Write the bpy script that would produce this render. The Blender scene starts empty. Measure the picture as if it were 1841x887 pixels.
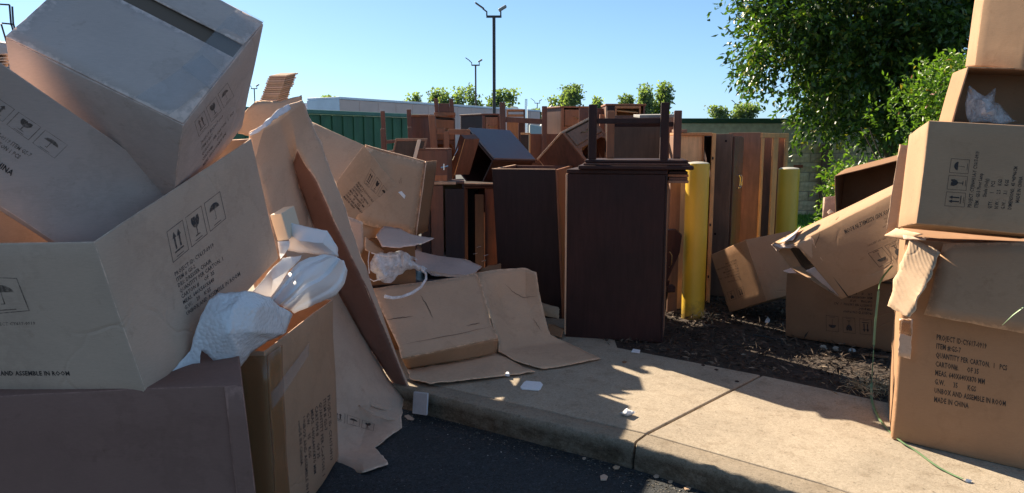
import bpy, bmesh, math, random
import numpy as np
from mathutils import Vector, Matrix, noise
from mathutils.bvhtree import BVHTree

random.seed(7)
rng = np.random.default_rng(7)
sc = bpy.context.scene
COL = sc.collection
R = math.radians

# ------------------------------------------------------------------ camera
CAM_H, PITCH, FOC = 1.55, R(8.1), 1330.0        # focal length in pixels of a 1841 wide picture
cam_d = bpy.data.cameras.new("camera")
cam_d.sensor_width = 36.0
cam_d.lens = FOC / 1841.0 * 36.0
cam_d.clip_start = 0.05
cam_d.clip_end = 3000
cam = bpy.data.objects.new("camera", cam_d)
COL.objects.link(cam)
cam.location = (0, 0, CAM_H)
cam.rotation_euler = (R(90) - PITCH, 0, 0)
sc.camera = cam

# ------------------------------------------------------------------ light
SUN_AZ, SUN_EL = R(-37), R(33)                  # azimuth from +Y towards +X
world = bpy.data.worlds.new("World")
sc.world = world
world.use_nodes = True
wn = world.node_tree
bg = wn.nodes["Background"]
sky = wn.nodes.new("ShaderNodeTexSky")
sky.sky_type = 'NISHITA'
sky.sun_disc = False
sky.sun_elevation = SUN_EL
sky.sun_rotation = SUN_AZ
sky.altitude = 100
sky.air_density = 1.0
sky.dust_density = 0.6
sky.ozone_density = 1.5
# the sky's own colour, graded to the clear blue of the day: softer towards the sun, bluer at the horizon
SKY_K = 0.115
def wnode(t, **kw):
    n = wn.nodes.new(t)
    for k, v in kw.items(): setattr(n, k, v)
    return n
v1 = wnode('ShaderNodeVectorMath', operation='SCALE'); v1.inputs['Scale'].default_value = SKY_K
wn.links.new(sky.outputs[0], v1.inputs[0])
gm = wnode('ShaderNodeGamma'); gm.inputs[1].default_value = 0.6; wn.links.new(v1.outputs[0], gm.inputs[0])
wtc = wnode('ShaderNodeTexCoord'); wsp = wnode('ShaderNodeSeparateXYZ'); wn.links.new(wtc.outputs['Generated'], wsp.inputs[0])
wr_ = wnode('ShaderNodeValToRGB'); wn.links.new(wsp.outputs[2], wr_.inputs[0])
wr_.color_ramp.elements[0].position = 0.0; wr_.color_ramp.elements[0].color = (0.262, 0.385, 0.56, 1)
wr_.color_ramp.elements[1].position = 0.28; wr_.color_ramp.elements[1].color = (0.179, 0.279, 0.369, 1)
e_z = wr_.color_ramp.elements.new(1.0); e_z.color = (0.228, 0.252, 0.276, 1)
v2 = wnode('ShaderNodeVectorMath', operation='MULTIPLY'); wn.links.new(gm.outputs[0], v2.inputs[0]); wn.links.new(wr_.outputs[0], v2.inputs[1])
v3 = wnode('ShaderNodeVectorMath', operation='SCALE'); v3.inputs['Scale'].default_value = 1.0 / SKY_K
wn.links.new(v2.outputs[0], v3.inputs[0]); wn.links.new(v3.outputs[0], bg.inputs[0])
bg.inputs[1].default_value = SKY_K
sun_d = bpy.data.lights.new("sun", 'SUN')
sun_d.energy = 5.0
sun_d.angle = R(0.53)
sun_d.color = (1.0, 0.86, 0.66)
sun = bpy.data.objects.new("sun", sun_d)
COL.objects.link(sun)
S = Vector((math.sin(SUN_AZ) * math.cos(SUN_EL), math.cos(SUN_AZ) * math.cos(SUN_EL), math.sin(SUN_EL)))
sun.rotation_euler = S.to_track_quat('Z', 'Y').to_euler()
sun.location = (-20, 25, 30)

sc.view_settings.view_transform = 'Standard'
sc.view_settings.look = 'None'
sc.view_settings.gamma = 1.0
sc.view_settings.exposure = 1.40
sc.cycles.use_denoising = True
sc.cycles.max_bounces = 8
sc.cycles.transparent_max_bounces = 16

# ------------------------------------------------------------------ picking points in the place
Fw = Vector((0, math.cos(PITCH), -math.sin(PITCH)))
Up = Vector((0, math.sin(PITCH), math.cos(PITCH)))
C0 = Vector((0, 0, CAM_H))
def ray(px, py): return Vector(((px - 920.5) / FOC, 0, 0)) + Fw + Up * ((443.5 - py) / FOC)
def P(px, py, D):
    d = ray(px, py); return C0 + d * (D / d.y)
def G(px, py, z=0.0):
    d = ray(px, py); return C0 + d * ((z - CAM_H) / d.z)

# ------------------------------------------------------------------ materials
def newmat(name):
    m = bpy.data.materials.new(name); m.use_nodes = True
    nt = m.node_tree; b = nt.nodes["Principled BSDF"]
    return m, nt, b
def N(nt, t, **kw):
    n = nt.nodes.new(t)
    for k, v in kw.items():
        if k.startswith('i_'):
            n.inputs[k[2:].replace('_', ' ')].default_value = v
        else: setattr(n, k, v)
    return n
def noise_tex(nt, scale, detail=4, rough=0.55, vec=None, coord='Object', stretch=None):
    tc = N(nt, 'ShaderNodeTexCoord')
    src = tc.outputs[coord]
    if stretch:
        mp = N(nt, 'ShaderNodeMapping'); mp.inputs['Scale'].default_value = stretch
        nt.links.new(src, mp.inputs[0]); src = mp.outputs[0]
    n = N(nt, 'ShaderNodeTexNoise'); n.inputs['Scale'].default_value = scale
    n.inputs['Detail'].default_value = detail; n.inputs['Roughness'].default_value = rough
    nt.links.new(src, n.inputs['Vector'])
    return n.outputs['Fac']
def ramp(nt, fac, stops):
    r = N(nt, 'ShaderNodeValToRGB')
    el = r.color_ramp.elements
    while len(el) > 1: el.remove(el[0])
    el[0].position = stops[0][0]; el[0].color = (*stops[0][1], 1) if len(stops[0][1]) == 3 else stops[0][1]
    for p, c in stops[1:]:
        e = el.new(p); e.color = (*c, 1)
    nt.links.new(fac, r.inputs[0])
    return r.outputs[0]
def mixc(nt, fac, a, b, mode='MIX'):
    m = N(nt, 'ShaderNodeMix', data_type='RGBA', blend_type=mode)
    if isinstance(fac, float): m.inputs[0].default_value = fac
    else: nt.links.new(fac, m.inputs[0])
    for i, v in ((6, a), (7, b)):
        if isinstance(v, tuple): m.inputs[i].default_value = (*v, 1)
        else: nt.links.new(v, m.inputs[i])
    return m.outputs[2]
def bump(nt, b, h, strength=0.3, dist=0.01, prev=None):
    n = N(nt, 'ShaderNodeBump'); n.inputs['Strength'].default_value = strength; n.inputs['Distance'].default_value = dist
    nt.links.new(h, n.inputs['Height'])
    if prev is not None: nt.links.new(prev, n.inputs['Normal'])
    nt.links.new(n.outputs[0], b.inputs['Normal'])
    return n.outputs[0]

def scale_c(c, k): return tuple(min(1, x * k) for x in c)

def cardboard(name, c, ribs=0.0, gloss=0.0):
    m, nt, b = newmat(name)
    n1 = noise_tex(nt, 3.5, 6, 0.62)
    n2 = noise_tex(nt, 1.3, 3, 0.5)
    base = ramp(nt, n1, [(0.3, scale_c(c, 0.92)), (0.52, c), (0.75, scale_c(c, 1.06))])
    blot = ramp(nt, n2, [(0.40, (0.93, 0.93, 0.94)), (0.60, (1, 1, 1))])
    base = mixc(nt, 1.0, base, blot, 'MULTIPLY')
    # paper fibres and faint flute lines through the liner
    fib = noise_tex(nt, 42, 3, 0.7, stretch=(1, 1, 9))
    fr = ramp(nt, fib, [(0.35, (0.90, 0.90, 0.90)), (0.65, (1.05, 1.05, 1.05))])
    base = mixc(nt, 0.6, base, fr, 'MULTIPLY')
    spots = noise_tex(nt, 13, 5, 0.75)
    sp = ramp(nt, spots, [(0.60, (1, 1, 1)), (0.72, (0.72, 0.68, 0.64))])
    base = mixc(nt, 0.55, base, sp, 'MULTIPLY')
    tp_ = ramp(nt, noise_tex(nt, 4.2, 9, 0.78), [(0.695, (0, 0, 0)), (0.71, (1, 1, 1))])
    base = mixc(nt, tp_, base, scale_c((c[0] * 1.25, c[1] * 1.35, c[2] * 1.5), 1.0))
    sn = ramp(nt, noise_tex(nt, 1.1, 8, 0.66), [(0.485, (1, 1, 1)), (0.50, (0.80, 0.78, 0.76)), (0.53, (0.97, 0.97, 0.97)), (0.60, (1, 1, 1))])
    base = mixc(nt, 0.35, base, sn, 'MULTIPLY')
    sc2 = ramp(nt, noise_tex(nt, 7, 9, 0.8, stretch=(6, 1, 1)), [(0.66, (1, 1, 1)), (0.72, (0.74, 0.70, 0.66))])
    base = mixc(nt, 0.6, base, sc2, 'MULTIPLY')
    at = N(nt, 'ShaderNodeAttribute', attribute_name='wear')
    wn_ = noise_tex(nt, 30, 4, 0.7)
    wm = N(nt, 'ShaderNodeMath', operation='MULTIPLY'); nt.links.new(at.outputs['Fac'], wm.inputs[0]); nt.links.new(wn_, wm.inputs[1])
    wr = ramp(nt, wm.outputs[0], [(0.35, (0, 0, 0)), (0.55, (1, 1, 1))])
    base = mixc(nt, wr, base, scale_c(c, 1.45))
    nt.links.new(base, b.inputs['Base Color'])
    b.inputs['Roughness'].default_value = 0.82 - gloss
    b.inputs['Specular IOR Level'].default_value = 0.22 + gloss
    tcv = N(nt, 'ShaderNodeTexCoord'); vo = N(nt, 'ShaderNodeTexVoronoi', feature='DISTANCE_TO_EDGE'); vo.inputs['Scale'].default_value = 2.3
    dn = N(nt, 'ShaderNodeTexNoise'); dn.inputs['Scale'].default_value = 3.0; nt.links.new(tcv.outputs['Object'], dn.inputs['Vector'])
    ad = N(nt, 'ShaderNodeVectorMath', operation='MULTIPLY_ADD'); ad.inputs[1].default_value = (0.5, 0.5, 0.5)
    nt.links.new(dn.outputs['Color'], ad.inputs[0]); nt.links.new(tcv.outputs['Object'], ad.inputs[2]); nt.links.new(ad.outputs[0], vo.inputs['Vector'])
    cr = ramp(nt, vo.outputs['Distance'], [(0.0, (0, 0, 0)), (0.035, (1, 1, 1))])
    msk = ramp(nt, noise_tex(nt, 1.9, 2, 0.5), [(0.50, (1, 1, 1)), (0.62, (0, 0, 0))])
    crm = mixc(nt, msk, cr, (1.0, 1.0, 1.0))
    o0 = bump(nt, b, crm, 0.35, 0.006)
    nb = noise_tex(nt, 6, 5, 0.6)
    o = bump(nt, b, nb, 0.16, 0.010, o0)
    fb = bump(nt, b, fib, 0.12, 0.002, o)
    if ribs:
        tc = N(nt, 'ShaderNodeTexCoord'); w = N(nt, 'ShaderNodeTexWave'); w.inputs['Scale'].default_value = 34; w.inputs['Distortion'].default_value = 0.1; w.bands_direction = 'X'
        nt.links.new(tc.outputs['Object'], w.inputs['Vector'])
        bump(nt, b, w.outputs['Fac'], ribs, 0.004, fb)
    return m
CB = {
 'warm': cardboard('cardboard_warm_brown', (0.43, 0.262, 0.155)),
 'mauve': cardboard('cardboard_shaded_mauve', (0.27, 0.142, 0.108)),
 'tan': cardboard('cardboard_tan', (0.54, 0.362, 0.240)),
 'grey': cardboard('cardboard_grey', (0.60, 0.46, 0.40)),
 'red': cardboard('cardboard_reddish', (0.38, 0.215, 0.118)),
 'pale': cardboard('cardboard_pale', (0.58, 0.405, 0.300)),
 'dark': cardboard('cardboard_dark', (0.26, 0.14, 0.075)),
 'ribbed': cardboard('cardboard_ribbed', (0.47, 0.33, 0.22), ribs=0.35),
 'taped': cardboard('cardboard_taped', (0.48, 0.28, 0.17), gloss=0.25),
}
def simple(name, c, rough=0.5, metal=0.0, nscale=None, amp=0.15, bumpy=0.0, stretch=None, spec=0.5, coat=0.0):
    m, nt, b = newmat(name)
    b.inputs['Roughness'].default_value = rough; b.inputs['Metallic'].default_value = metal
    b.inputs['Specular IOR Level'].default_value = spec
    b.inputs['Coat Weight'].default_value = coat; b.inputs['Coat Roughness'].default_value = 0.25
    if nscale:
        n = noise_tex(nt, nscale, 6, 0.62, stretch=stretch)
        col = ramp(nt, n, [(0.3, scale_c(c, 1 - amp)), (0.7, scale_c(c, 1 + amp))])
        nt.links.new(col, b.inputs['Base Color'])
        if bumpy: bump(nt, b, n, bumpy, 0.01)
    else: b.inputs['Base Color'].default_value = (*c, 1)
    return m
def wood(name, c, rough=0.42, amp=0.35, stretch=(9, 9, 1.0), spec=0.5):
    m, nt, b = newmat(name)
    n = noise_tex(nt, 4.0, 7, 0.65, stretch=stretch)
    col = ramp(nt, n, [(0.30, scale_c(c, 1 - amp)), (0.5, c), (0.72, scale_c(c, 1 + amp))])
    n2 = noise_tex(nt, 2.2, 4, 0.6)
    dust = ramp(nt, n2, [(0.40, (1, 1, 1)), (0.72, (1.7, 1.55, 1.5))])
    col = mixc(nt, 0.9, col, dust, 'MULTIPLY')
    sc_ = noise_tex(nt, 16, 8, 0.75, stretch=(5, 1, 1))
    scr = ramp(nt, sc_, [(0.69, (0, 0, 0)), (0.76, (1, 1, 1))])
    col = mixc(nt, scr, col, scale_c(c, 1.9))
    nt.links.new(col, b.inputs['Base Color'])
    rr = ramp(nt, n2, [(0.3, (rough,) * 3), (0.7, (min(1, rough + 0.25),) * 3)])
    nt.links.new(rr, b.inputs['Roughness'])
    b.inputs['Specular IOR Level'].default_value = spec
    bump(nt, b, n, 0.12, 0.003)
    return m
W = {
 'dark': wood('wood_dark_purple', (0.030, 0.013, 0.0115), 0.42, 0.25, spec=0.22),
 'navy': wood('wood_dark_navy', (0.025, 0.013, 0.013), 0.42, 0.25, spec=0.25),
 'mahog': wood('wood_mahogany', (0.110, 0.042, 0.024), 0.42, 0.3),
 'redbr': wood('wood_red_brown', (0.23, 0.088, 0.038), 0.45, 0.25),
 'orange': wood('wood_orange', (0.40, 0.17, 0.065), 0.55, 0.2),
 'raw': wood('wood_raw_edge', (0.52, 0.27, 0.11), 0.7, 0.2),
 'tan': wood('wood_backing_tan', (0.52, 0.32, 0.17), 0.75, 0.18),
 'brown': wood('wood_brown_side', (0.21, 0.11, 0.068), 0.6, 0.22),
 'olive': wood('wood_olive_underside', (0.060, 0.042, 0.032), 0.8, 0.2),
 'bluetop': wood('wood_glossy_top', (0.060, 0.055, 0.080), 0.28, 0.12, spec=1.0),  # dusty gloss, with the reflected sky put into the base colour as blue
 'edge': wood('wood_worn_edge', (0.44, 0.28, 0.18), 0.6, 0.2),
}
M = {}
M['brass'] = simple('aged_brass', (0.30, 0.20, 0.09), 0.35, 1.0)
M['silver'] = simple('bright_metal', (0.75, 0.75, 0.75), 0.2, 1.0)
def mat_ink(name, c, lo, hi):
    m, nt, b = newmat(name); b.inputs['Base Color'].default_value = (*c, 1); b.inputs['Roughness'].default_value = 0.85
    a = ramp(nt, noise_tex(nt, 35, 5, 0.8), [(0.38, (lo,) * 3), (0.55, (hi,) * 3)])
    nt.links.new(a, b.inputs['Alpha']); return m
M['ink'] = mat_ink('printed_ink', (0.035, 0.026, 0.024), 0.72, 1.0)
M['ink_faint'] = mat_ink('faint_ink', (0.07, 0.05, 0.04), 0.25, 0.70)
M['ink_hazy'] = mat_ink('hazy_ink', (0.05, 0.042, 0.045), 0.45, 0.85)  # patchy ink, paler to put the glare haze into its colour
M['foam'] = simple('white_foam', (0.78, 0.78, 0.80), 0.7, nscale=60, amp=0.05, bumpy=0.2)
M['dark_interior'] = simple('dark_interior_sheet', (0.015, 0.016, 0.02), 0.35, nscale=8, bumpy=0.5)
M['yellow'] = None
M['green_metal'] = simple('green_painted_steel', (0.055, 0.150, 0.070), 0.55, nscale=2.2, amp=0.3, stretch=(1, 1, 0.3))
M['white_paint'] = simple('white_trailer_paint', (0.80, 0.82, 0.85), 0.4, nscale=1.2, amp=0.08)
M['pink_paint'] = simple('dusty_pink_trailer', (0.78, 0.53, 0.44), 0.5, nscale=0.8, amp=0.08)
M['lamp_metal'] = simple('lamp_post_bronze', (0.055, 0.045, 0.04), 0.5, 0.3)
M['coping'] = simple('green_coping', (0.010, 0.045, 0.030), 0.5, nscale=3)
M['strap'] = simple('green_strap', (0.16, 0.26, 0.13), 0.4, nscale=30, amp=0.15)
M['bark'] = simple('bark', (0.07, 0.05, 0.035), 0.9, nscale=12, amp=0.4, bumpy=0.6)
M['rubber'] = simple('black_rubber', (0.02, 0.02, 0.02), 0.7)
M['glass_dark'] = simple('dark_glass', (0.03, 0.04, 0.05), 0.08, spec=0.8)
M['stone'] = simple('pale_stone', (0.30, 0.28, 0.24), 0.85, nscale=25, amp=0.3, bumpy=0.5)

def mat_yellow():
    m, nt, b = newmat('yellow_bollard_paint')
    n = noise_tex(nt, 2.2, 6, 0.65, stretch=(1, 1, 0.5))
    c = ramp(nt, n, [(0.3, (0.60, 0.375, 0.030)), (0.6, (0.74, 0.48, 0.042)), (0.8, (0.76, 0.54, 0.09))])
    n2 = noise_tex(nt, 9, 8, 0.8, stretch=(1, 1, 0.35))
    d = ramp(nt, n2, [(0.60, (1, 1, 1)), (0.72, (0.55, 0.50, 0.42))])
    c = mixc(nt, 0.7, c, d, 'MULTIPLY')
    nt.links.new(c, b.inputs['Base Color']); b.inputs['Roughness'].default_value = 0.42
    geo = N(nt, 'ShaderNodeNewGeometry'); sep = N(nt, 'ShaderNodeSeparateXYZ'); nt.links.new(geo.outputs['Position'], sep.inputs[0])
    n3 = noise_tex(nt, 11, 6, 0.75)
    low = N(nt, 'ShaderNodeMath', operation='MULTIPLY_ADD'); low.inputs[1].default_value = 0.5; nt.links.new(n3, low.inputs[0]); nt.links.new(sep.outputs[2], low.inputs[2])
    dirt = ramp(nt, low.outputs[0], [(0.18, (0.9, 0.9, 0.9)), (0.42, (0, 0, 0))])
    c = mixc(nt, dirt, c, (0.09, 0.06, 0.035))
    chips = ramp(nt, noise_tex(nt, 26, 5, 0.8), [(0.70, (0, 0, 0)), (0.73, (1, 1, 1))])
    c = mixc(nt, chips, c, (0.22, 0.15, 0.07))
    nt.links.new(c, b.inputs['Base Color'])
    bump(nt, b, n2, 0.15, 0.004)
    return m
M['yellow'] = mat_yellow()

def mat_concrete(name, c, scale=1.0):
    m, nt, b = newmat(name)
    n1 = noise_tex(nt, 1.6 * scale, 7, 0.6)
    base = ramp(nt, n1, [(0.3, scale_c(c, 0.80)), (0.55, c), (0.8, scale_c(c, 1.12))])
    n2 = noise_tex(nt, 170, 3, 0.75)
    ag = ramp(nt, n2, [(0.30, (0.60, 0.58, 0.56)), (0.48, (1, 1, 1)), (0.70, (1.22, 1.20, 1.16))])
    base = mixc(nt, 0.85, base, ag, 'MULTIPLY')
    tcp = N(nt, 'ShaderNodeTexCoord'); vp = N(nt, 'ShaderNodeTexVoronoi'); vp.inputs['Scale'].default_value = 95
    nt.links.new(tcp.outputs['Object'], vp.inputs['Vector'])
    pb = ramp(nt, vp.outputs['Color'], [(0.15, (0.78, 0.76, 0.72)), (0.4, (0.98, 0.97, 0.95)), (0.75, (1.03, 1.02, 1.01)), (0.95, (1.22, 1.20, 1.18))])
    base = mixc(nt, 0.75, base, pb, 'MULTIPLY')
    pits = ramp(nt, noise_tex(nt, 28, 6, 0.8), [(0.33, (0.45, 0.42, 0.38)), (0.40, (1, 1, 1))])
    base = mixc(nt, 0.7, base, pits, 'MULTIPLY')
    n3 = noise_tex(nt, 7, 8, 0.72)
    st = ramp(nt, n3, [(0.52, (1, 1, 1)), (0.68, (0.62, 0.58, 0.53))])
    base = mixc(nt, 0.7, base, st, 'MULTIPLY')
    nt.links.new(base, b.inputs['Base Color']); b.inputs['Roughness'].default_value = 0.9
    b.inputs['Specular IOR Level'].default_value = 0.25
    o = bump(nt, b, n2, 0.55, 0.004)
    bump(nt, b, n1, 0.2, 0.02, o)
    return m
M['concrete'] = mat_concrete('sidewalk_concrete', (0.385, 0.322, 0.250))
def mat_kerb():
    m = mat_concrete('kerb_concrete', (0.28, 0.232, 0.178))
    nt = m.node_tree; b = nt.nodes["Principled BSDF"]
    lk = b.inputs['Base Color'].links[0].from_socket
    n = noise_tex(nt, 9, 9, 0.8, stretch=(1, 1, 2.2))
    st = ramp(nt, n, [(0.36, (0.78, 0.76, 0.74)), (0.50, (0.50, 0.46, 0.42)), (0.66, (0.24, 0.20, 0.17))])
    geo = N(nt, 'ShaderNodeNewGeometry'); sep = N(nt, 'ShaderNodeSeparateXYZ'); nt.links.new(geo.outputs['Position'], sep.inputs[0])
    mr = N(nt, 'ShaderNodeMapRange'); mr.inputs[1].default_value = -0.02; mr.inputs[2].default_value = -0.06
    nt.links.new(sep.outputs[2], mr.inputs[0])
    c = mixc(nt, mr.outputs[0], lk, mixc(nt, 1.0, lk, st, 'MULTIPLY'))
    nt.links.new(c, b.inputs['Base Color'])
    return m
M['kerb'] = mat_kerb()
def mat_asphalt():
    m, nt, b = newmat('sealed_asphalt')
    n1 = noise_tex(nt, 1.1, 7, 0.65)
    c = ramp(nt, n1, [(0.3, (0.010, 0.013, 0.016)), (0.7, (0.030, 0.034, 0.040))])
    tcp = N(nt, 'ShaderNodeTexCoord'); vp = N(nt, 'ShaderNodeTexVoronoi'); vp.inputs['Scale'].default_value = 80
    nt.links.new(tcp.outputs['Object'], vp.inputs['Vector'])
    c = mixc(nt, 0.9, c, ramp(nt, vp.outputs['Color'], [(0.1, (0.35, 0.35, 0.35)), (0.5, (1, 1, 1)), (0.85, (1.3, 1.3, 1.3)), (0.97, (3.2, 3.1, 2.9))]), 'MULTIPLY')
    n2 = noise_tex(nt, 120, 3, 0.8)
    c = mixc(nt, 0.8, c, ramp(nt, n2, [(0.35, (0.5, 0.5, 0.5)), (0.5, (1, 1, 1)), (0.68, (2.0, 2.0, 2.0))]), 'MULTIPLY')
    n3 = noise_tex(nt, 38, 6, 0.85)
    c = mixc(nt, ramp(nt, n3, [(0.68, (0, 0, 0)), (0.74, (0.55, 0.55, 0.55))]), c, (0.10, 0.095, 0.085))
    n4 = noise_tex(nt, 4, 10, 0.85, stretch=(1, 3, 1))
    c = mixc(nt, ramp(nt, n4, [(0.54, (0, 0, 0)), (0.70, (0.65, 0.65, 0.65))]), c, (0.075, 0.068, 0.058))
    nt.links.new(c, b.inputs['Base Color']); b.inputs['Roughness'].default_value = 0.8
    o = bump(nt, b, n2, 0.9, 0.006)
    bump(nt, b, n1, 0.3, 0.03, o)
    return m
M['asphalt'] = mat_asphalt()
M['soil'] = simple('mulch_soil', (0.050, 0.034, 0.025), 0.95, nscale=40, amp=0.6, bumpy=1.0)
M['grass'] = simple('lawn', (0.06, 0.12, 0.025), 0.8, nscale=30, amp=0.4, bumpy=0.4)
def mat_attr(name, stops, rough=0.7, trans=0.0, spec=0.4):
    """colour picked per piece from the 'tint' attribute"""
    m, nt, b = newmat(name)
    at = N(nt, 'ShaderNodeAttribute', attribute_name='tint')
    c = ramp(nt, at.outputs['Fac'], stops)
    nt.links.new(c, b.inputs['Base Color']); b.inputs['Roughness'].default_value = rough
    b.inputs['Specular IOR Level'].default_value = spec
    if trans:
        tr = N(nt, 'ShaderNodeBsdfTranslucent')
        tc = mixc(nt, 1.0, c, (1.5, 1.9, 0.5), 'MULTIPLY')
        nt.links.new(tc, tr.inputs[0])
        mx = N(nt, 'ShaderNodeMixShader'); mx.inputs[0].default_value = trans
        nt.links.new(b.outputs[0], mx.inputs[1]); nt.links.new(tr.outputs[0], mx.inputs[2])
        nt.links.new(mx.outputs[0], nt.nodes['Material Output'].inputs[0])
    return m
M['leaf'] = mat_attr('tree_leaf', [(0.0, (0.026, 0.052, 0.014)), (0.5, (0.055, 0.10, 0.024)), (0.93, (0.10, 0.155, 0.036)), (1.0, (0.32, 0.26, 0.05))], 0.36, 0.30)
M['shrubleaf'] = mat_attr('shrub_leaf', [(0.0, (0.06, 0.11, 0.02)), (0.6, (0.13, 0.21, 0.035)), (0.96, (0.22, 0.30, 0.055)), (1.0, (0.30, 0.06, 0.03))], 0.45, 0.3)
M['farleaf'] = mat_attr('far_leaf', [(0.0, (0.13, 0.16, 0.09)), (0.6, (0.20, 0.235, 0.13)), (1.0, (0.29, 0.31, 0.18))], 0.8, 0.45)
M['chip'] = mat_attr('mulch_chip', [(0.0, (0.03, 0.02, 0.015)), (0.6, (0.085, 0.056, 0.04)), (0.93, (0.16, 0.115, 0.08)), (1.0, (0.30, 0.24, 0.18))], 0.9)
M['straw'] = mat_attr('straw', [(0.0, (0.25, 0.17, 0.09)), (1.0, (0.60, 0.46, 0.28))], 0.8)
M['blade'] = mat_attr('grass_blade', [(0.0, (0.05, 0.13, 0.02)), (1.0, (0.16, 0.30, 0.05))], 0.6, 0.3)
M['grit'] = mat_attr('grit', [(0.0, (0.05, 0.05, 0.05)), (0.8, (0.16, 0.14, 0.11)), (1.0, (0.5, 0.47, 0.42))], 0.9)
def mat_wrap(name, c=(0.92, 0.90, 0.91), bubbles=False, alpha=1.0, rough=0.35):
    m, nt, b = newmat(name)
    b.inputs['Base Color'].default_value = (*c, 1); b.inputs['Roughness'].default_value = rough
    b.inputs['Specular IOR Level'].default_value = 0.6
    n = noise_tex(nt, 9, 5, 0.5)
    o = bump(nt, b, n, 0.25, 0.012)
    if bubbles:
        tc = N(nt, 'ShaderNodeTexCoord'); v = N(nt, 'ShaderNodeTexVoronoi'); v.inputs['Scale'].default_value = 70
        nt.links.new(tc.outputs['Object'], v.inputs['Vector'])
        inv = N(nt, 'ShaderNodeMath', operation='SUBTRACT'); inv.inputs[0].default_value = 1.0; nt.links.new(v.outputs['Distance'], inv.inputs[1])
        bump(nt, b, inv.outputs[0], 0.8, 0.005, o)
    tr = N(nt, 'ShaderNodeBsdfTranslucent'); tr.inputs[0].default_value = (*c, 1)
    mx = N(nt, 'ShaderNodeMixShader'); mx.inputs[0].default_value = 0.22
    nt.links.new(b.outputs[0], mx.inputs[1]); nt.links.new(tr.outputs[0], mx.inputs[2])
    out = mx.outputs[0]
    if alpha < 1:
        tp = N(nt, 'ShaderNodeBsdfTransparent'); m2 = N(nt, 'ShaderNodeMixShader')
        a = ramp(nt, noise_tex(nt, 14, 5, 0.7), [(0.35, (alpha * 0.5,) * 3), (0.65, (min(1, alpha * 1.7),) * 3)])
        nt.links.new(a, m2.inputs[0]); nt.links.new(tp.outputs[0], m2.inputs[1]); nt.links.new(out, m2.inputs[2]); out = m2.outputs[0]
    nt.links.new(out, nt.nodes['Material Output'].inputs[0])
    return m
M['bubble'] = mat_wrap('bubble_wrap', bubbles=True, rough=0.22)
M['foamsheet'] = mat_wrap('foam_sheet_wrap', (0.94, 0.93, 0.94), rough=0.5)
M['filmbag'] = mat_wrap('clear_film', (0.9, 0.91, 0.94), alpha=0.42, rough=0.12)
M['film_white'] = mat_wrap('torn_white_film', (0.88, 0.89, 0.92), alpha=0.9, rough=0.4)
def mat_tape(name, c, a):
    m, nt, b = newmat(name)
    b.inputs['Base Color'].default_value = (*c, 1); b.inputs['Roughness'].default_value = 0.15
    b.inputs['Specular IOR Level'].default_value = 0.8
    n = noise_tex(nt, 25, 5, 0.7); bump(nt, b, n, 0.3, 0.01)
    b.inputs['Alpha'].default_value = a
    return m
M['tape_clear'] = mat_tape('clear_tape', (0.6, 0.61, 0.64), 0.11)
M['tape_brown'] = mat_tape('brown_tape', (0.42, 0.20, 0.085), 0.55)

# ------------------------------------------------------------------ object helpers
WL = {}
def link(o, parent, loc):
    COL.objects.link(o)
    o.location = loc
    WL[o.name] = Vector(loc)
    if parent is not None:
        o.parent = parent; o.location = Vector(loc) - WL[parent.name]
    return o
def tag(o, label, cat, group=None):
    o['label'] = label; o['category'] = cat
    if group: o['group'] = group
    return o
def thing(name, label, cat, loc, group=None):
    o = bpy.data.objects.new(name, None); o.empty_display_size = 0.1
    link(o, None, Vector(loc)); return tag(o, label, cat, group)
def struct(o): o['kind'] = 'structure'; return o
def mesh(name, verts, faces, mat, parent=None, smooth=False, sharp=None, tint=None, loc=None, wear=None):
    verts = [Vector(v) for v in verts]
    if loc is None:
        if parent is not None: loc = WL[parent.name]
        else:
            mn = [min(v[i] for v in verts) for i in range(3)]; mx = [max(v[i] for v in verts) for i in range(3)]
            loc = Vector(((mn[0] + mx[0]) / 2, (mn[1] + mx[1]) / 2, mn[2]))
    loc = Vector(loc)
    me = bpy.data.meshes.new(name)
    me.from_pydata([v - loc for v in verts], [], faces)
    me.materials.append(mat)
    if smooth:
        me.shade_smooth()
        if sharp: me.set_sharp_from_angle(angle=R(sharp))
    if wear is not None:
        a = me.attributes.new('wear', 'FLOAT', 'POINT'); a.data.foreach_set('value', wear)
    me.update()
    return link(bpy.data.objects.new(name, me), parent, loc)
def from_bm(name, bm, mat, parent=None, smooth=False, sharp=None, loc=None):
    vs = [v.co.copy() for v in bm.verts]; bm.verts.index_update()
    fs = [[v.index for v in f.verts] for f in bm.faces]
    bm.free()
    return mesh(name, vs, fs, mat, parent, smooth, sharp, loc=loc)
def solid(o, t, offset=-1):
    m = o.modifiers.new('thickness', 'SOLIDIFY'); m.thickness = t; m.offset = offset
    return o
def bevel(o, w=0.003, seg=2):
    m = o.modifiers.new('bevel', 'BEVEL'); m.width = w; m.segments = seg; m.limit_method = 'ANGLE'; m.angle_limit = R(40)
    return o
BOXF = [(0, 4, 6, 2), (1, 3, 7, 5), (0, 1, 5, 4), (2, 6, 7, 3), (0, 2, 3, 1), (4, 5, 7, 6)]

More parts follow.
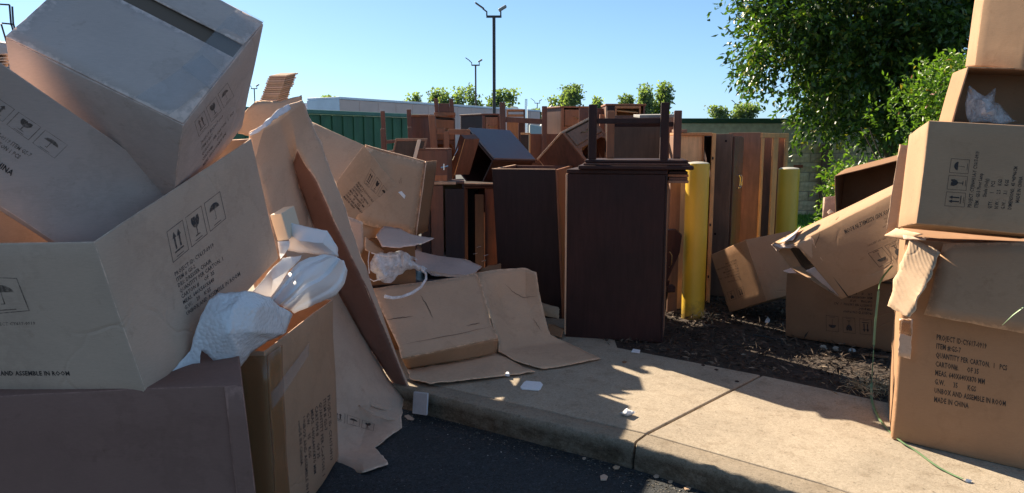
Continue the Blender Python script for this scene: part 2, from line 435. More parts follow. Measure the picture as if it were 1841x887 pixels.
class Frame:
    """a box-shaped space: origin, three edge vectors in metres"""
    def __init__(s, o, ex, ey, ez):
        s.o = Vector(o); s.e = [Vector(ex), Vector(ey), Vector(ez)]
        s.l = [v.length for v in s.e]; s.u = [v.normalized() for v in s.e]
    def at(s, x, y, z): return s.o + s.u[0] * x + s.u[1] * y + s.u[2] * z      # metres
    def corners(s): return [s.o + s.e[0] * (i & 1) + s.e[1] * (i >> 1 & 1) + s.e[2] * (i >> 2 & 1) for i in range(8)]
def upright(x, y, z, yaw, w, d, h):
    """front-left-bottom corner, yaw in degrees (positive turns the right side away)"""
    a = R(yaw)
    return Frame((x, y, z), (w * math.cos(a), w * math.sin(a), 0), (-d * math.sin(a), d * math.cos(a), 0), (0, 0, h))
def box(name, fr, x0, x1, y0, y1, z0, z1, mat, parent=None, bev=0.003, taper=0):
    vs = [fr.at((x0, x1)[i & 1], (y0, y1)[i >> 1 & 1], (z0, z1)[i >> 2 & 1]) for i in range(8)]
    o = mesh(name, vs, BOXF, mat, parent)
    if bev: bevel(o, bev)
    return o
def tube(name, pts, r, mat, parent=None, n=8, cap=True, flat=1.0, radii=None):
    pts = [Vector(p) for p in pts]; vs = []; fs = []
    up = Vector((0, 0, 1))
    for i, p in enumerate(pts):
        t = (pts[min(i + 1, len(pts) - 1)] - pts[max(i - 1, 0)]).normalized()
        a = t.cross(up if abs(t.z) < 0.95 else Vector((1, 0, 0))).normalized(); b = t.cross(a)
        rr = radii[i] if radii else r
        for k in range(n):
            an = 2 * math.pi * k / n
            vs.append(p + a * math.cos(an) * rr + b * math.sin(an) * rr * flat)
    for i in range(len(pts) - 1):
        for k in range(n):
            fs.append((i * n + k, i * n + (k + 1) % n, (i + 1) * n + (k + 1) % n, (i + 1) * n + k))
    if cap:
        fs.append(tuple(range(n - 1, -1, -1))); fs.append(tuple((len(pts) - 1) * n + k for k in range(n)))
    return mesh(name, vs, fs, mat, parent, smooth=True, sharp=50)

# ---- crumpled carton body
def carton_mesh(name, c8, mat, parent, seed=0, n=7, amp=0.004, bulge=0.0, rnd=0.008, omit=()):
    c8 = [Vector(c) for c in c8]
    L = [(c8[1] - c8[0]).length, (c8[2] - c8[0]).length, (c8[4] - c8[0]).length]
    def ticks(l): e = rnd / l; return [0, e] + [e + (1 - 2 * e) * k / n for k in range(1, n)] + [1 - e, 1]
    T = [ticks(l) for l in L]
    vid = {}; vs = []; wear = []
    ctr = sum(c8, Vector()) / 8
    def pos(t):
        q = list(t); ext = [i for i in range(3) if t[i] in (0, 1)]
        if len(ext) > 1:
            for i in ext: q[i] += (1 if t[i] == 0 else -1) * (rnd / L[i]) * 0.32
        p = Vector((0, 0, 0))
        for i in range(8):
            w = (q[0] if i & 1 else 1 - q[0]) * (q[1] if i & 2 else 1 - q[1]) * (q[2] if i & 4 else 1 - q[2])
            p += c8[i] * w
        s = Vector((seed * 3.1, seed * 1.7, seed * 0.9))
        nv = noise.noise_vector(p * 3.5 + s) * amp + noise.noise_vector(p * 11 + s) * amp * 0.35
        if len(ext) > 1: nv += noise.noise_vector(p * 30 + s) * amp * 0.35
        if bulge and len(ext) == 1:
            k = 1
            for i in range(3):
                if i not in ext: k *= 4 * q[i] * (1 - q[i])
            nv += (p - ctr).normalized() * bulge * k
        return p + nv, len(ext)
    def V(t):
        if t not in vid:
            p, e = pos(t); vid[t] = len(vs); vs.append(p); wear.append(1.0 if e > 1 else 0.0)
        return vid[t]
    fs = []
    for ax, side, nm in ((0, 0, 'x0'), (0, 1, 'x1'), (1, 0, 'y0'), (1, 1, 'y1'), (2, 0, 'z0'), (2, 1, 'z1')):
        if nm in omit: continue
        a, b = [i for i in range(3) if i != ax]
        for i in range(len(T[a]) - 1):
            for j in range(len(T[b]) - 1):
                q = []
                for (ii, jj) in ((i, j), (i + 1, j), (i + 1, j + 1), (i, j + 1)):
                    t = [0, 0, 0]; t[ax] = side; t[a] = T[a][ii]; t[b] = T[b][jj]; q.append(V(tuple(t)))
                flip = (side == 1) ^ (ax == 1)
                fs.append(tuple(q) if flip else tuple(reversed(q)))
    o = mesh(name, vs, fs, mat, parent, smooth=True, sharp=38, wear=wear)
    if omit: solid(o, 0.006, -1)
    return o, BVHTree.FromPolygons(vs, fs)

# ---- folded / torn sheet from quads and triangles
def sheet(name, verts, faces, mat, parent=None, cuts=4, amp=0.006, thick=0.005, jag=0.0, seed=0, sharp=22, freq=5.0, freeze=()):
    bm = bmesh.new()
    bv = [bm.verts.new(Vector(v)) for v in verts]
    for f in faces: bm.faces.new([bv[i] for i in f])
    bmesh.ops.recalc_face_normals(bm, faces=bm.faces)
    keep = set(bm.edges)
    bmesh.ops.subdivide_edges(bm, edges=list(bm.edges), cuts=cuts, use_grid_fill=True)
    bmesh.ops.triangulate(bm, faces=[f for f in bm.faces if len(f.verts) > 4])
    s = Vector((seed * 2.3, seed * 5.1, seed))
    for v in bm.verts:
        bnd = any(len(e.link_faces) == 1 for e in v.link_edges)
        nv = noise.noise_vector(v.co * freq + s) * amp + noise.noise_vector(v.co * freq * 3.1 + s) * amp * 0.4
        if jag and bnd: nv += noise.noise_vector(v.co * 23 + s) * jag + noise.noise_vector(v.co * 70 + s) * jag * 0.7
        v.co += nv
    bm.normal_update()
    bm.verts.index_update()
    vs = [v.co.copy() for v in bm.verts]; fs = [[v.index for v in f.verts] for f in bm.faces]
    wear = [1.0 if any(len(e.link_faces) == 1 for e in v.link_edges) else 0.0 for v in bm.verts]
    bm.free()
    o = mesh(name, vs, fs, mat, parent, smooth=True, sharp=sharp, wear=wear)
    solid(o, thick, 0)
    return o, BVHTree.FromPolygons(vs, fs)
def strip_sheet(name, rows, mat, parent=None, **kw):
    """rows: lists of world points, the same number in each"""
    n = len(rows[0]); vs = [p for r in rows for p in r]
    fs = [(i * n + j, i * n + j + 1, (i + 1) * n + j + 1, (i + 1) * n + j) for i in range(len(rows) - 1) for j in range(n - 1)]
    return sheet(name, vs, fs, mat, parent, **kw)

# ---- print on cardboard: flat ink laid onto the surface
_txt = {}
def text_shape(s):
    if s in _txt: return _txt[s]
    cu = bpy.data.curves.new('t', 'FONT'); cu.body = s; cu.size = 1.0; cu.resolution_u = 1; cu.space_character = 1.05; cu.offset = 0.022
    o = bpy.data.objects.new('t', cu); COL.objects.link(o)
    dg = bpy.context.evaluated_depsgraph_get(); me = bpy.data.meshes.new_from_object(o.evaluated_get(dg))
    vs = [(v.co.x, v.co.y) for v in me.vertices]; fs = [tuple(p.vertices) for p in me.polygons]
    bpy.data.objects.remove(o); bpy.data.curves.remove(cu); bpy.data.meshes.remove(me)
    _txt[s] = (vs, fs); return _txt[s]
def poly_shape(polys):
    vs = []; fs = []
    for p in polys:
        fs.append(tuple(range(len(vs), len(vs) + len(p)))); vs += p
    return vs, fs
def ring(x0, y0, x1, y1, t):
    return [[(x0, y0), (x1, y0), (x1, y0 + t), (x0, y0 + t)], [(x0, y1 - t), (x1, y1 - t), (x1, y1), (x0, y1)],
            [(x0, y0 + t), (x0 + t, y0 + t), (x0 + t, y1 - t), (x0, y1 - t)], [(x1 - t, y0 + t), (x1, y0 + t), (x1, y1 - t), (x1 - t, y1 - t)]]
def arc(cx, cy, r, a0, a1, n=10, ry=None):
    return [(cx + r * math.cos(R(a0 + (a1 - a0) * k / n)), cy + (ry or r) * math.sin(R(a0 + (a1 - a0) * k / n))) for k in range(n + 1)]
def icon(kind):
    """unit-square handling marks"""
    p = ring(0, 0, 1, 1.25, 0.025)
    p += [[(0.28, 0.09), (0.72, 0.09), (0.72, 0.12), (0.28, 0.12)]]
    if kind == 'up':
        for x in (0.36, 0.64):
            p += [[(x - 0.045, 0.38), (x + 0.045, 0.38), (x + 0.045, 0.82), (x - 0.045, 0.82)], [(x - 0.12, 0.82), (x + 0.12, 0.82), (x, 1.06)]]
        p += [[(0.22, 0.26), (0.78, 0.26), (0.78, 0.32), (0.22, 0.32)]]
    elif kind == 'glass':
        p += [[(0.28, 1.05), (0.26, 0.85), (0.34, 0.66), (0.47, 0.58), (0.53, 0.58), (0.66, 0.66), (0.74, 0.85), (0.72, 1.05), (0.6, 1.05), (0.54, 0.95), (0.5, 1.05)]]
        p += [[(0.475, 0.30), (0.525, 0.30), (0.525, 0.58), (0.475, 0.58)], [(0.33, 0.25), (0.67, 0.25), (0.6, 0.30), (0.4, 0.30)]]
    else:
        p += [arc(0.5, 0.72, 0.30, 0, 180, 10, 0.26)]
        p += [[(0.485, 0.32), (0.51, 0.32), (0.51, 0.72), (0.485, 0.72)], [(0.41, 0.30), (0.51, 0.30), (0.51, 0.325), (0.41, 0.325)]]
    return poly_shape(p)
def bilinear(q, u, v):
    (a, b, c, d) = [Vector(x) for x in q]       # lower-left, lower-right, upper-right, upper-left
    return a * (1 - u) * (1 - v) + b * u * (1 - v) + c * u * v + d * (1 - u) * v
def print_on(name, parent, bvh, shapes, quad, mat=None, off=0.0012):
    marks = [s_ for s_ in shapes if s_[0] in ICONS]
    if marks:
        for s_ in marks: _print_on('handling_mark', parent, bvh, [s_], quad, mat, off)
    rest = [s_ for s_ in shapes if s_[0] not in ICONS]
    if rest: return _print_on('printed_text', parent, bvh, rest, quad, mat, off)
def _print_on(name, parent, bvh, shapes, quad, mat=None, off=0.0012):
    """shapes: (shape, x, y, scale_x, scale_y) in the unit square of the picture quad; laid on the surface behind it"""
    vs = []; fs = []
    for (sv, sf), x, y, sx, sy in shapes:
        base = len(vs); ok = True; new = []
        for (a, b) in sv:
            q = bilinear(quad, x + a * sx, y + b * sy)
            d = ray(q.x, q.y); dn = d.normalized()
            hit = bvh.ray_cast(C0, dn)
            if hit[0] is None: ok = False; new.append(None); continue
            nrm = hit[1]
            if nrm.dot(dn) > 0: nrm = -nrm
            new.append(hit[0] + nrm * off)
        for f in sf:
            if all(new[i] is not None for i in f): fs.append(tuple(base + i for i in f))
        vs += [v if v is not None else Vector(WL[parent.name]) for v in new]
    if fs: return mesh(name, vs, fs, mat or M['ink'], parent)
def mark_lines(name, parent, bvh, polylines, mat, w=1.1, off=0.006):
    """thin tears and creases following picture polylines on a surface"""
    polys = []
    for pl in polylines:
        pts = []
        for (a, b) in zip(pl[:-1], pl[1:]):
            for k in range(6): pts.append(Vector((a[0] + (b[0] - a[0]) * k / 6 + random.uniform(-.7, .7), a[1] + (b[1] - a[1]) * k / 6 + random.uniform(-.7, .7))))
        pts.append(Vector(pl[-1])); n = len(pts)
        for i in range(n - 1):
            d = (pts[i + 1] - pts[i]).normalized(); q = Vector((-d.y, d.x)); w0 = w * math.sin(math.pi * (i + 0.15) / n); w1 = w * math.sin(math.pi * (i + 1.0) / n)
            polys.append([tuple((pts[i] - q * w0) / 1000), tuple((pts[i + 1] - q * w1) / 1000), tuple((pts[i + 1] + q * w1) / 1000), tuple((pts[i] + q * w0) / 1000)])
    return _print_on(name, parent, bvh, [(poly_shape(polys), 0, 0, 1, 1)], Q((0, 0), (1000, 0), (1000, 1000), (0, 1000)), mat, off)
def lines(txts, x, y, h, dy, sx=None):
    """stack of text lines; h letter height, dy line step, in unit-square units"""
    out = []
    for i, t in enumerate(txts):
        if t: out.append((text_shape(t), x, y - i * dy, sx or h, h))
    return out
ICONS = []
def icons(kinds, x, y, s, sy, gap, order=1):
    for k in kinds:
        if icon(k) not in ICONS: ICONS.append(icon(k))
    return [(icon(k), x + i * (s + gap), y, s, sy) for i, k in enumerate(kinds)]

# ---- scattered flakes and leaves in one mesh
def leaf_mesh(name, cen, dirs, nrm, length, width, mat, parent=None, loc=None, fold=0.25, tint=None):
    n = len(cen)
    dirs = dirs / np.linalg.norm(dirs, axis=1)[:, None]
    side = np.cross(dirs, nrm); side /= np.linalg.norm(side, axis=1)[:, None] + 1e-9
    nn = np.cross(side, dirs)
    L = length[:, None]; Wd = width[:, None]
    v = np.empty((n, 4, 3))
    v[:, 0] = cen
    v[:, 1] = cen + dirs * L * 0.45 + side * Wd * 0.5 + nn * Wd * fold
    v[:, 2] = cen + dirs * L
    v[:, 3] = cen + dirs * L * 0.45 - side * Wd * 0.5 + nn * Wd * fold
    loc = np.array(loc if loc is not None else (WL[parent.name] if parent is not None else cen.mean(0)))
    v = (v - loc).reshape(-1, 3)
    me = bpy.data.meshes.new(name)
    me.vertices.add(n * 4); me.vertices.foreach_set('co', v.ravel())
    idx = np.arange(n)[:, None] * 4
    tri = np.concatenate([idx + np.array([[0, 1, 2]]), idx + np.array([[0, 2, 3]])], axis=1).reshape(-1)
    me.loops.add(n * 6); me.loops.foreach_set('vertex_index', tri.astype(np.int32))
    me.polygons.add(n * 2); me.polygons.foreach_set('loop_start', np.arange(n * 2) * 3)
    me.update(calc_edges=True); me.validate()
    a = me.attributes.new('tint', 'FLOAT', 'POINT')
    t = rng.random(n) if tint is None else tint
    a.data.foreach_set('value', np.repeat(t, 4).astype(np.float32))
    me.materials.append(mat)
    o = link(bpy.data.objects.new(name, me), parent, Vector(loc))
    o['kind'] = 'stuff'
    return o

# =====================================================================================
#                                       GROUND
# =====================================================================================
def flat(name, pts, z, mat):
    o = mesh(name, [(x, y, z) for x, y in pts], [tuple(range(len(pts)))], mat, loc=(0, 0, 0)); return struct(o)
flat('ground', [(-900, -60), (900, -60), (900, 1500), (-900, 1500)], -0.14, M['asphalt'])
Kp = [(-3.4, 6.3), (-0.66, 4.5), (0.63, 3.65), (1.29, 3.10), (2.3, 2.1), (3.6, 0.6)]
Bp = [(-3.0, 9.5), (0.80, 5.45), (1.67, 4.78), (2.26, 4.25), (3.35, 3.2), (4.8, 1.6)]
def kerb_off(i0, i1, d):
    """offset points of the kerb line towards the walk"""
    out = []
    for i in range(i0, i1 + 1):
        a = Vector(Kp[max(i - 1, 0)]); b = Vector(Kp[min(i + 1, len(Kp) - 1)])
        t = (b - a).normalized(); nrm = Vector((-t.y, t.x)); nrm = nrm if nrm.y > 0 else -nrm
        out.append(Vector(Kp[i]) + nrm * d)
    return out
walk = bpy.data.objects.new('sidewalk', None); link(walk, None, (0.6, 3.7, 0)); struct(walk)
def prism(name, poly, z0, z1, mat, parent, bev, seg=3):
    n = len(poly)
    vs = [(p[0], p[1], z0) for p in poly] + [(p[0], p[1], z1) for p in poly]
    fs = [tuple(range(n - 1, -1, -1)), tuple(range(n, 2 * n))] + [(i, (i + 1) % n, n + (i + 1) % n, n + i) for i in range(n)]
    o = mesh(name, vs, fs, mat, parent)
    bm = bmesh.new(); bm.from_mesh(o.data); bmesh.ops.recalc_face_normals(bm, faces=bm.faces); bm.to_mesh(o.data); bm.free()
    if bev: bevel(o, bev, seg)
    return o
def lerp2(a, b, t): return Vector(a) * (1 - t) + Vector(b) * t
def kerb_piece(i0, i1, g0, g1):
    a = kerb_off(i0, i1, 0.0); b = kerb_off(i0, i1, 0.155)
    def trim(L):
        L = [v.copy() for v in L]
        L[0] += (L[1] - L[0]).normalized() * g0; L[-1] += (L[-2] - L[-1]).normalized() * g1
        return L
    a = trim(a); b = trim(b)
    def dense(L):
        out = []
        for u, v in zip(L[:-1], L[1:]):
            k = max(1, int((v - u).length / 0.04)); out += [u.lerp(v, t / k) for t in range(k)]
        return out + [L[-1]]
    A = dense(a); nA = len(A); B = []
    for i in range(nA):
        t = i / (nA - 1) * (len(b) - 1); k = min(int(t), len(b) - 2); B.append(b[k].lerp(b[k + 1], t - k))
    # cross-section: slightly battered face, rounded nose
    prof = [(0.0, -0.16), (0.004, -0.10), (0.007, -0.026), (0.011, -0.010), (0.019, -0.002), (0.034, 0.0), (0.10, 0.0), (0.148, 0.0), (0.155, -0.006), (0.155, -0.16)]
    vs = []; fs = []
    for i in range(nA):
        d = (B[i] - A[i]).normalized(); wdt = (B[i] - A[i]).length / 0.155
        for j, (o_, z) in enumerate(prof):
            p = A[i] + d * o_ * (wdt if j > 6 else 1)
            q = Vector((p.x, p.y, z))
            if 1 <= j <= 4:
                q += noise.noise_vector(q * 14) * 0.007 + noise.noise_vector(q * 38) * 0.009
            vs.append(q)
    m = len(prof)
    for i in range(nA - 1):
        for j in range(m - 1): fs.append((i * m + j, i * m + j + 1, (i + 1) * m + j + 1, (i + 1) * m + j))
    fs.append(tuple(range(m))); fs.append(tuple((nA - 1) * m + j for j in range(m - 1, -1, -1)))
    o = mesh('kerb', vs, fs, M['kerb'], walk, smooth=True, sharp=50)
    bm = bmesh.new(); bm.from_mesh(o.data); bmesh.ops.recalc_face_normals(bm, faces=bm.faces); bm.to_mesh(o.data); bm.free()
kerb_piece(0, 2, 0, 0.008); kerb_piece(2, 5, 0.008, 0)
ka = kerb_off(0, 2, 0.161); kb = kerb_off(2, 5, 0.161)
d = (Vector(Bp[2]) - Vector(Kp[2])).normalized(); tt = Vector((d.y, -d.x)) * 0.008
prism('slab', [ka[0], ka[1], ka[2] - tt, Vector(Bp[2]) - tt, Bp[1], (0.98, 9.0), (-3.0, 9.5)], -0.15, 0.0, M['concrete'], walk, 0.008)
prism('slab', [kb[0] + tt, kb[1], kb[2], kb[3], Bp[5], Bp[4], Bp[3], Vector(Bp[2]) + tt], -0.15, 0.0, M['concrete'], walk, 0.008)
# mulch bed and lawn
flat('mulch_bed', [(0.60, 5.58), (0.80, 5.43), (1.67, 4.76), (2.26, 4.23), (3.35, 3.18), (4.8, 1.58), (9, 1.5), (9, 9.6), (0.9, 9.6)], -0.012, M['soil'])
flat('lawn', [(2.0, 9.6), (14, 9.6), (14, 15.6), (2.0, 15.6)], -0.006, M['grass'])
# bark chips over the near part of the bed
n = 9000
cx_ = rng.uniform(0.7, 3.2, n); cy_ = rng.uniform(4.15, 7.2, n)
edge_y = np.interp(cx_, [0.6, 0.8, 1.67, 2.26, 3.35], [5.58, 5.45, 4.78, 4.25, 3.2])
k = cy_ > edge_y + 0.015 + rng.random(n) * 0.05
cx_, cy_ = cx_[k], cy_[k]; n = len(cx_)
cen = np.stack([cx_, cy_, rng.uniform(-0.005, 0.022, n)], 1)
di = np.stack([rng.normal(0, 1, n), rng.normal(0, 1, n), rng.normal(0, 0.35, n)], 1)
nr = np.stack([rng.normal(0, 0.5, n), rng.normal(0, 0.5, n), np.ones(n)], 1)
o = leaf_mesh('bark_mulch', cen, di, nr, rng.uniform(0.02, 0.085, n), rng.uniform(0.005, 0.02, n), M['chip'], tint=rng.random(n) ** 1.3)
o['label'] = 'dark bark mulch filling the bed behind the sidewalk'
# grit along the kerb foot
n = 2600; t = rng.random(n)
kx = np.interp(t, [0, .45, .7, 1], [-0.66, 0.63, 1.29, 2.3]); ky = np.interp(t, [0, .45, .7, 1], [4.5, 3.65, 3.10, 2.1])
off = np.abs(rng.normal(0, 0.10, n)) + 0.01
cen = np.stack([kx - off * 0.55, ky - off * 0.83, np.full(n, -0.139)], 1)
o = leaf_mesh('kerb_grit', cen, rng.normal(0, 1, (n, 3)) * [1, 1, 0.15], np.tile([0.1, 0.2, 1.0], (n, 1)), rng.uniform(0.004, 0.022, n), rng.uniform(0.004, 0.012, n), M['grit'], tint=rng.random(n) ** 2)
o['label'] = 'loose grit and leaf crumbs along the foot of the kerb'
n = 2600
cen = np.stack([rng.uniform(-0.8, 1.6, n), rng.uniform(2.6, 4.6, n), np.full(n, -0.138)], 1)
k = cen[:, 1] < np.interp(cen[:, 0], [-0.66, 0.63, 1.29, 2.3], [4.5, 3.65, 3.10, 2.1]) - 0.02
cen = cen[k]; n = len(cen)
o = leaf_mesh('asphalt_specks', cen, rng.normal(0, 1, (n, 3)) * [1, 1, 0.1], np.tile([0.1, 0.2, 1.0], (n, 1)), rng.uniform(0.003, 0.010, n), rng.uniform(0.003, 0.007, n), M['grit'], tint=rng.random(n) ** 1.6)
o['label'] = 'pale specks of debris on the dark asphalt'
n = 420
cen = np.stack([rng.uniform(-0.4, 2.4, n), rng.uniform(3.0, 5.4, n), np.full(n, 0.003)], 1)
k = (cen[:, 1] > np.interp(cen[:, 0], [-0.66, 0.63, 1.29, 2.3], [4.5, 3.65, 3.10, 2.1]) + 0.05) & (cen[:, 1] < np.interp(cen[:, 0], [-3, 0.8, 1.67, 2.26, 3.35], [9, 5.45, 4.78, 4.25, 3.2]) - 0.01)
cen = cen[k]; n = len(cen)
o = leaf_mesh('sidewalk_crumbs', cen, rng.normal(0, 1, (n, 3)) * [1, 1, 0.1], np.tile([0.1, 0.2, 1.0], (n, 1)), rng.uniform(0.003, 0.014, n), rng.uniform(0.003, 0.007, n), M['chip'], tint=rng.random(n))
o['label'] = 'scattered crumbs of bark and grit on the sidewalk'
# grass blades
n = 9000
cen = np.stack([rng.uniform(4.5, 7.6, n), rng.uniform(9.8, 15.4, n), np.zeros(n)], 1)
o = leaf_mesh('grass', cen, rng.normal(0, 0.35, (n, 3)) + [0, 0, 1], rng.normal(0, 1, (n, 3)), rng.uniform(0.05, 0.11, n), rng.uniform(0.012, 0.02, n), M['blade'])
o['label'] = 'short sunlit grass in front of the block wall'
# straw pile in a patch of sun
n = 420; c = G(1566, 704)
cen = np.stack([c.x + rng.normal(0, 0.075, n), c.y + rng.normal(0, 0.085, n), 0.01 + np.abs(rng.normal(0, 0.02, n))], 1)
o = leaf_mesh('pine_straw', cen, rng.normal(0, 1, (n, 3)) * [1, 1, 0.5], rng.normal(0, 1, (n, 3)), rng.uniform(0.03, 0.09, n), rng.uniform(0.003, 0.008, n), M['straw'])
o['label'] = 'little heap of pale dry straw at the edge of the mulch'
c = G(1273, 577)
n = 60
cen = np.stack([c.x + rng.normal(0, 0.04, n), c.y + rng.normal(0, 0.04, n), 0.01 + np.abs(rng.normal(0, 0.03, n))], 1)
o = leaf_mesh('dry_straw', cen, rng.normal(0, 1, (n, 3)), rng.normal(0, 1, (n, 3)), rng.uniform(0.03, 0.09, n), rng.uniform(0.004, 0.01, n), M['straw'])
o['label'] = 'few sunlit straws at the foot of the nearer yellow bollard'

# =====================================================================================
#                                       BACKGROUND
# =====================================================================================
# --- block enclosure wall with green coping
wl = thing('block_wall', 'tan split-face block wall with dark green coping beyond the wardrobes', 'wall', (6, 15.6, 0))
M['blockm'] = [simple('split_face_block_%s' % k, c, 0.95, nscale=14, amp=0.3, bumpy=1.0) for k, c in (('a', (0.46, 0.37, 0.24)), ('b', (0.54, 0.43, 0.28)), ('c', (0.40, 0.32, 0.22)))]
bwd, bh = 0.40, 0.20
proto = []
for s in range(6):
    vs = []; nx, nz = 5, 3
    for j in range(nz + 1):
        for i in range(nx + 1):
            e = i in (0, nx) or j in (0, nz)
            vs.append(Vector((0.006 + (bwd - 0.012) * i / nx, (-0.0 if e else -0.012 - random.random() * 0.02), 0.006 + (bh - 0.012) * j / nz)))
    fs = [(j * (nx + 1) + i, j * (nx + 1) + i + 1, (j + 1) * (nx + 1) + i + 1, (j + 1) * (nx + 1) + i) for j in range(nz) for i in range(nx)]
    b0 = len(vs)
    vs += [Vector((0.006, 0.15, 0.006)), Vector((bwd - 0.006, 0.15, 0.006)), Vector((bwd - 0.006, 0.15, bh - 0.006)), Vector((0.006, 0.15, bh - 0.006))]
    q = [0, nx, (nz + 1) * (nx + 1) - 1, nz * (nx + 1)]
    for a in range(4): fs.append((q[a], b0 + a, b0 + (a + 1) % 4, q[(a + 1) % 4]))
    me = bpy.data.meshes.new('block'); me.from_pydata(vs, [], fs); me.materials.append(M['blockm'][s % 3]); me.update(); proto.append(me)
WX0, WY = 3.45, 15.6
for r_ in range(10):
    for i in range(16):
        o = bpy.data.objects.new('block', proto[random.randrange(6)])
        x = WX0 + i * bwd + (0.2 if r_ % 2 else 0)
        if r_ >= 8 and x < 5.2: continue
        link(o, wl, (x, WY, r_ * bh - 0.1))
wf = Frame((WX0, WY, -0.1), (1, 0, 0), (0, 1, 0), (0, 0, 1))
M['mortar'] = simple('mortar', (0.22, 0.20, 0.17), 0.95)
M['stucco'] = simple('grey_stucco', (0.36, 0.33, 0.27), 0.95, nscale=9, amp=0.2, bumpy=0.6)
box('mortar_core', wf, 0.0, 6.5, 0.012, 0.16, 0, 1.97, M['mortar'], wl, 0)
box('stucco_band', wf, -0.6, 6.6, -0.03, 0.20, 1.60, 2.02, M['stucco'], wl, 0.01)
box('coping', wf, -0.65, 6.65, -0.06, 0.24, 2.022, 2.12, M['coping'], wl, 0.01)
box('brick_band', wf, 2.45, 2.64, -0.035, 0.0, 1.10, 1.16, simple('red_band', (0.25, 0.07, 0.04), 0.9), wl, 0.004)
box('downpipe', wf, 3.0, 3.18, -0.14, -0.045, 0.1, 1.58, simple('brown_pipe', (0.12, 0.07, 0.045), 0.7), wl, 0.01)

# --- green dumpster container
ct = thing('roll_off_container', 'green ribbed steel roll-off container behind the furniture pile', 'container', (-5, 22, -0.14))
a, b = Vector((-8.2, 17.9)), Vector((-3.2, 25.0)); dd = (b - a).normalized(); L = (b - a).length
fr = Frame((a.x, a.y, -0.14), (dd.x, dd.y, 0), (-dd.y, dd.x, 0), (0, 0, 1))
box('container_shell', fr, 0, L, 0, 2.4, 0.2, 2.46, M['green_metal'], ct, 0.02)
for i in range(int(L / 0.42) + 1): box('rib', fr, i * 0.42, i * 0.42 + 0.14, -0.04, -0.004, 0.25, 2.44, M['green_metal'], ct, 0.01)
box('top_rail', fr, -0.05, L + 0.05, -0.12, 0.02, 2.465, 2.58, simple('faded_green_rail', (0.10, 0.22, 0.16), 0.6, nscale=4), ct, 0.02)
box('top_rail', fr, -0.05, L + 0.05, 2.38, 2.5, 2.465, 2.58, M['green_metal'], ct, 0.02)

# --- trailers
def trailer(label, p0, p1, z0, z1, wid, mat, cat='trailer', trim=None):
    a, b = Vector(p0), Vector(p1); dd = (b - a).normalized(); L = (b - a).length
    t = thing('semi_trailer', label, cat, (a.x, a.y, -0.14), None)
    fr = Frame((a.x, a.y, -0.14), (dd.x, dd.y, 0), (-dd.y, dd.x, 0), (0, 0, 1))
    box('cargo_body', fr, 0, L, 0, wid, z0, z1, mat, t, 0.04)
    box('roof_rail', fr, -0.03, L + 0.03, -0.04, wid + 0.04, z1 + 0.003, z1 + 0.14, trim or M['white_paint'], t, 0.03)
    box('underframe', fr, 0.5, L - 0.5, 0.3, wid - 0.3, 0.85, z0 - 0.003, M['rubber'], t, 0.02)
    for x in (1.2, 2.5):
        for y in (0.1, wid - 0.4):
            w = tube('wheel', [fr.at(x, y, 0.5), fr.at(x, y + 0.3, 0.5)], 0.5, M['rubber'], t, n=20)
    return t, fr, L
tr1, f1, L1 = trailer('dusty pink box trailer parked just behind the green container', (-9.4, 41.0), (2.2, 58.5), 1.1, 3.95, 2.5, M['pink_paint'])
box('end_frame', f1, -0.08, -0.005, -0.02, 2.52, 1.1, 3.95, M['white_paint'], tr1, 0.02)
for i in range(1, 14): box('seam', f1, i * 1.5, i * 1.5 + 0.05, -0.02, -0.004, 1.2, 3.9, M['pink_paint'], tr1, 0.0)
tr2, f2, L2 = trailer('long white semi trailer behind the dusty pink trailer', (-18.3, 62.0), (-2.6, 71.0), 1.2, 4.7, 2.6, M['white_paint'])
box('front_wall_frame', f2, L2 - 0.5, L2 - 0.02, -0.05, -0.01, 1.3, 4.6, M['pink_paint'], tr2, 0.02)
for x in (L2 - 3.6, L2 - 3.5, L2 - 1.3): box('panel_seam', f2, x, x + 0.05, -0.04, -0.005, 2.6, 4.1, simple('seam_grey', (0.3, 0.33, 0.38), 0.5), tr2, 0)
box('panel_seam', f2, L2 - 3.6, L2 - 1.3, -0.04, -0.006, 4.1, 4.16, bpy.data.materials['seam_grey'], tr2, 0)
# tractor cabs with roof fairings, seen above the furniture
def fairing_cab(label, X, Y, mat, w=2.4, hgt=3.9, flip=1):
    t = thing('truck_cab', label, 'truck', (X, Y, -0.14))
    prof = [(0, 0.6), (2.6, 0.6), (2.6, 1.9), (1.9, 2.1), (1.55, 3.0), (1.1, 3.55), (0.55, hgt - 0.1), (0.0, hgt)]
    n = len(prof); vs = []
    for yy in (0, w):
        for (x, z) in prof: vs.append(Vector((X + flip * x * 1.0, Y + yy, z - 0.14)))
    fs = [tuple(range(n)), tuple(range(2 * n - 1, n - 1, -1))] + [(i, n + i, n + (i + 1) % n, (i + 1) % n) for i in range(n)]
    o = mesh('cab_body', vs, fs, mat, t); bevel(o, 0.06, 3)
    fr = Frame((X, Y, -0.14), (flip, 0, 0), (0, 1, 0), (0, 0, 1))
    box('side_window', fr, 0.9, 1.6, -0.02, -0.004, 2.1, 2.7, M['glass_dark'], t, 0.01)
    box('exhaust_stack', fr, -0.25, -0.12, 0.0, 0.12, 0.8, 3.8, M['silver'], t, 0.03)
    for x in (0.5, 2.0): tube('wheel', [fr.at(x, 0.05, 0.5), fr.at(x, 0.35, 0.5)], 0.5, M['rubber'], t, n=20)
    return t
fairing_cab('truck cab with dark green roof fairing at the end of the white trailer', -3.1, 68, simple('dark_green_fairing', (0.012, 0.03, 0.035), 0.4), hgt=4.75)
fairing_cab('truck cab with pale cream roof fairing right of the tall lamp post', -0.1, 60, simple('cream_fairing', (0.50, 0.50, 0.42), 0.5), hgt=4.5)
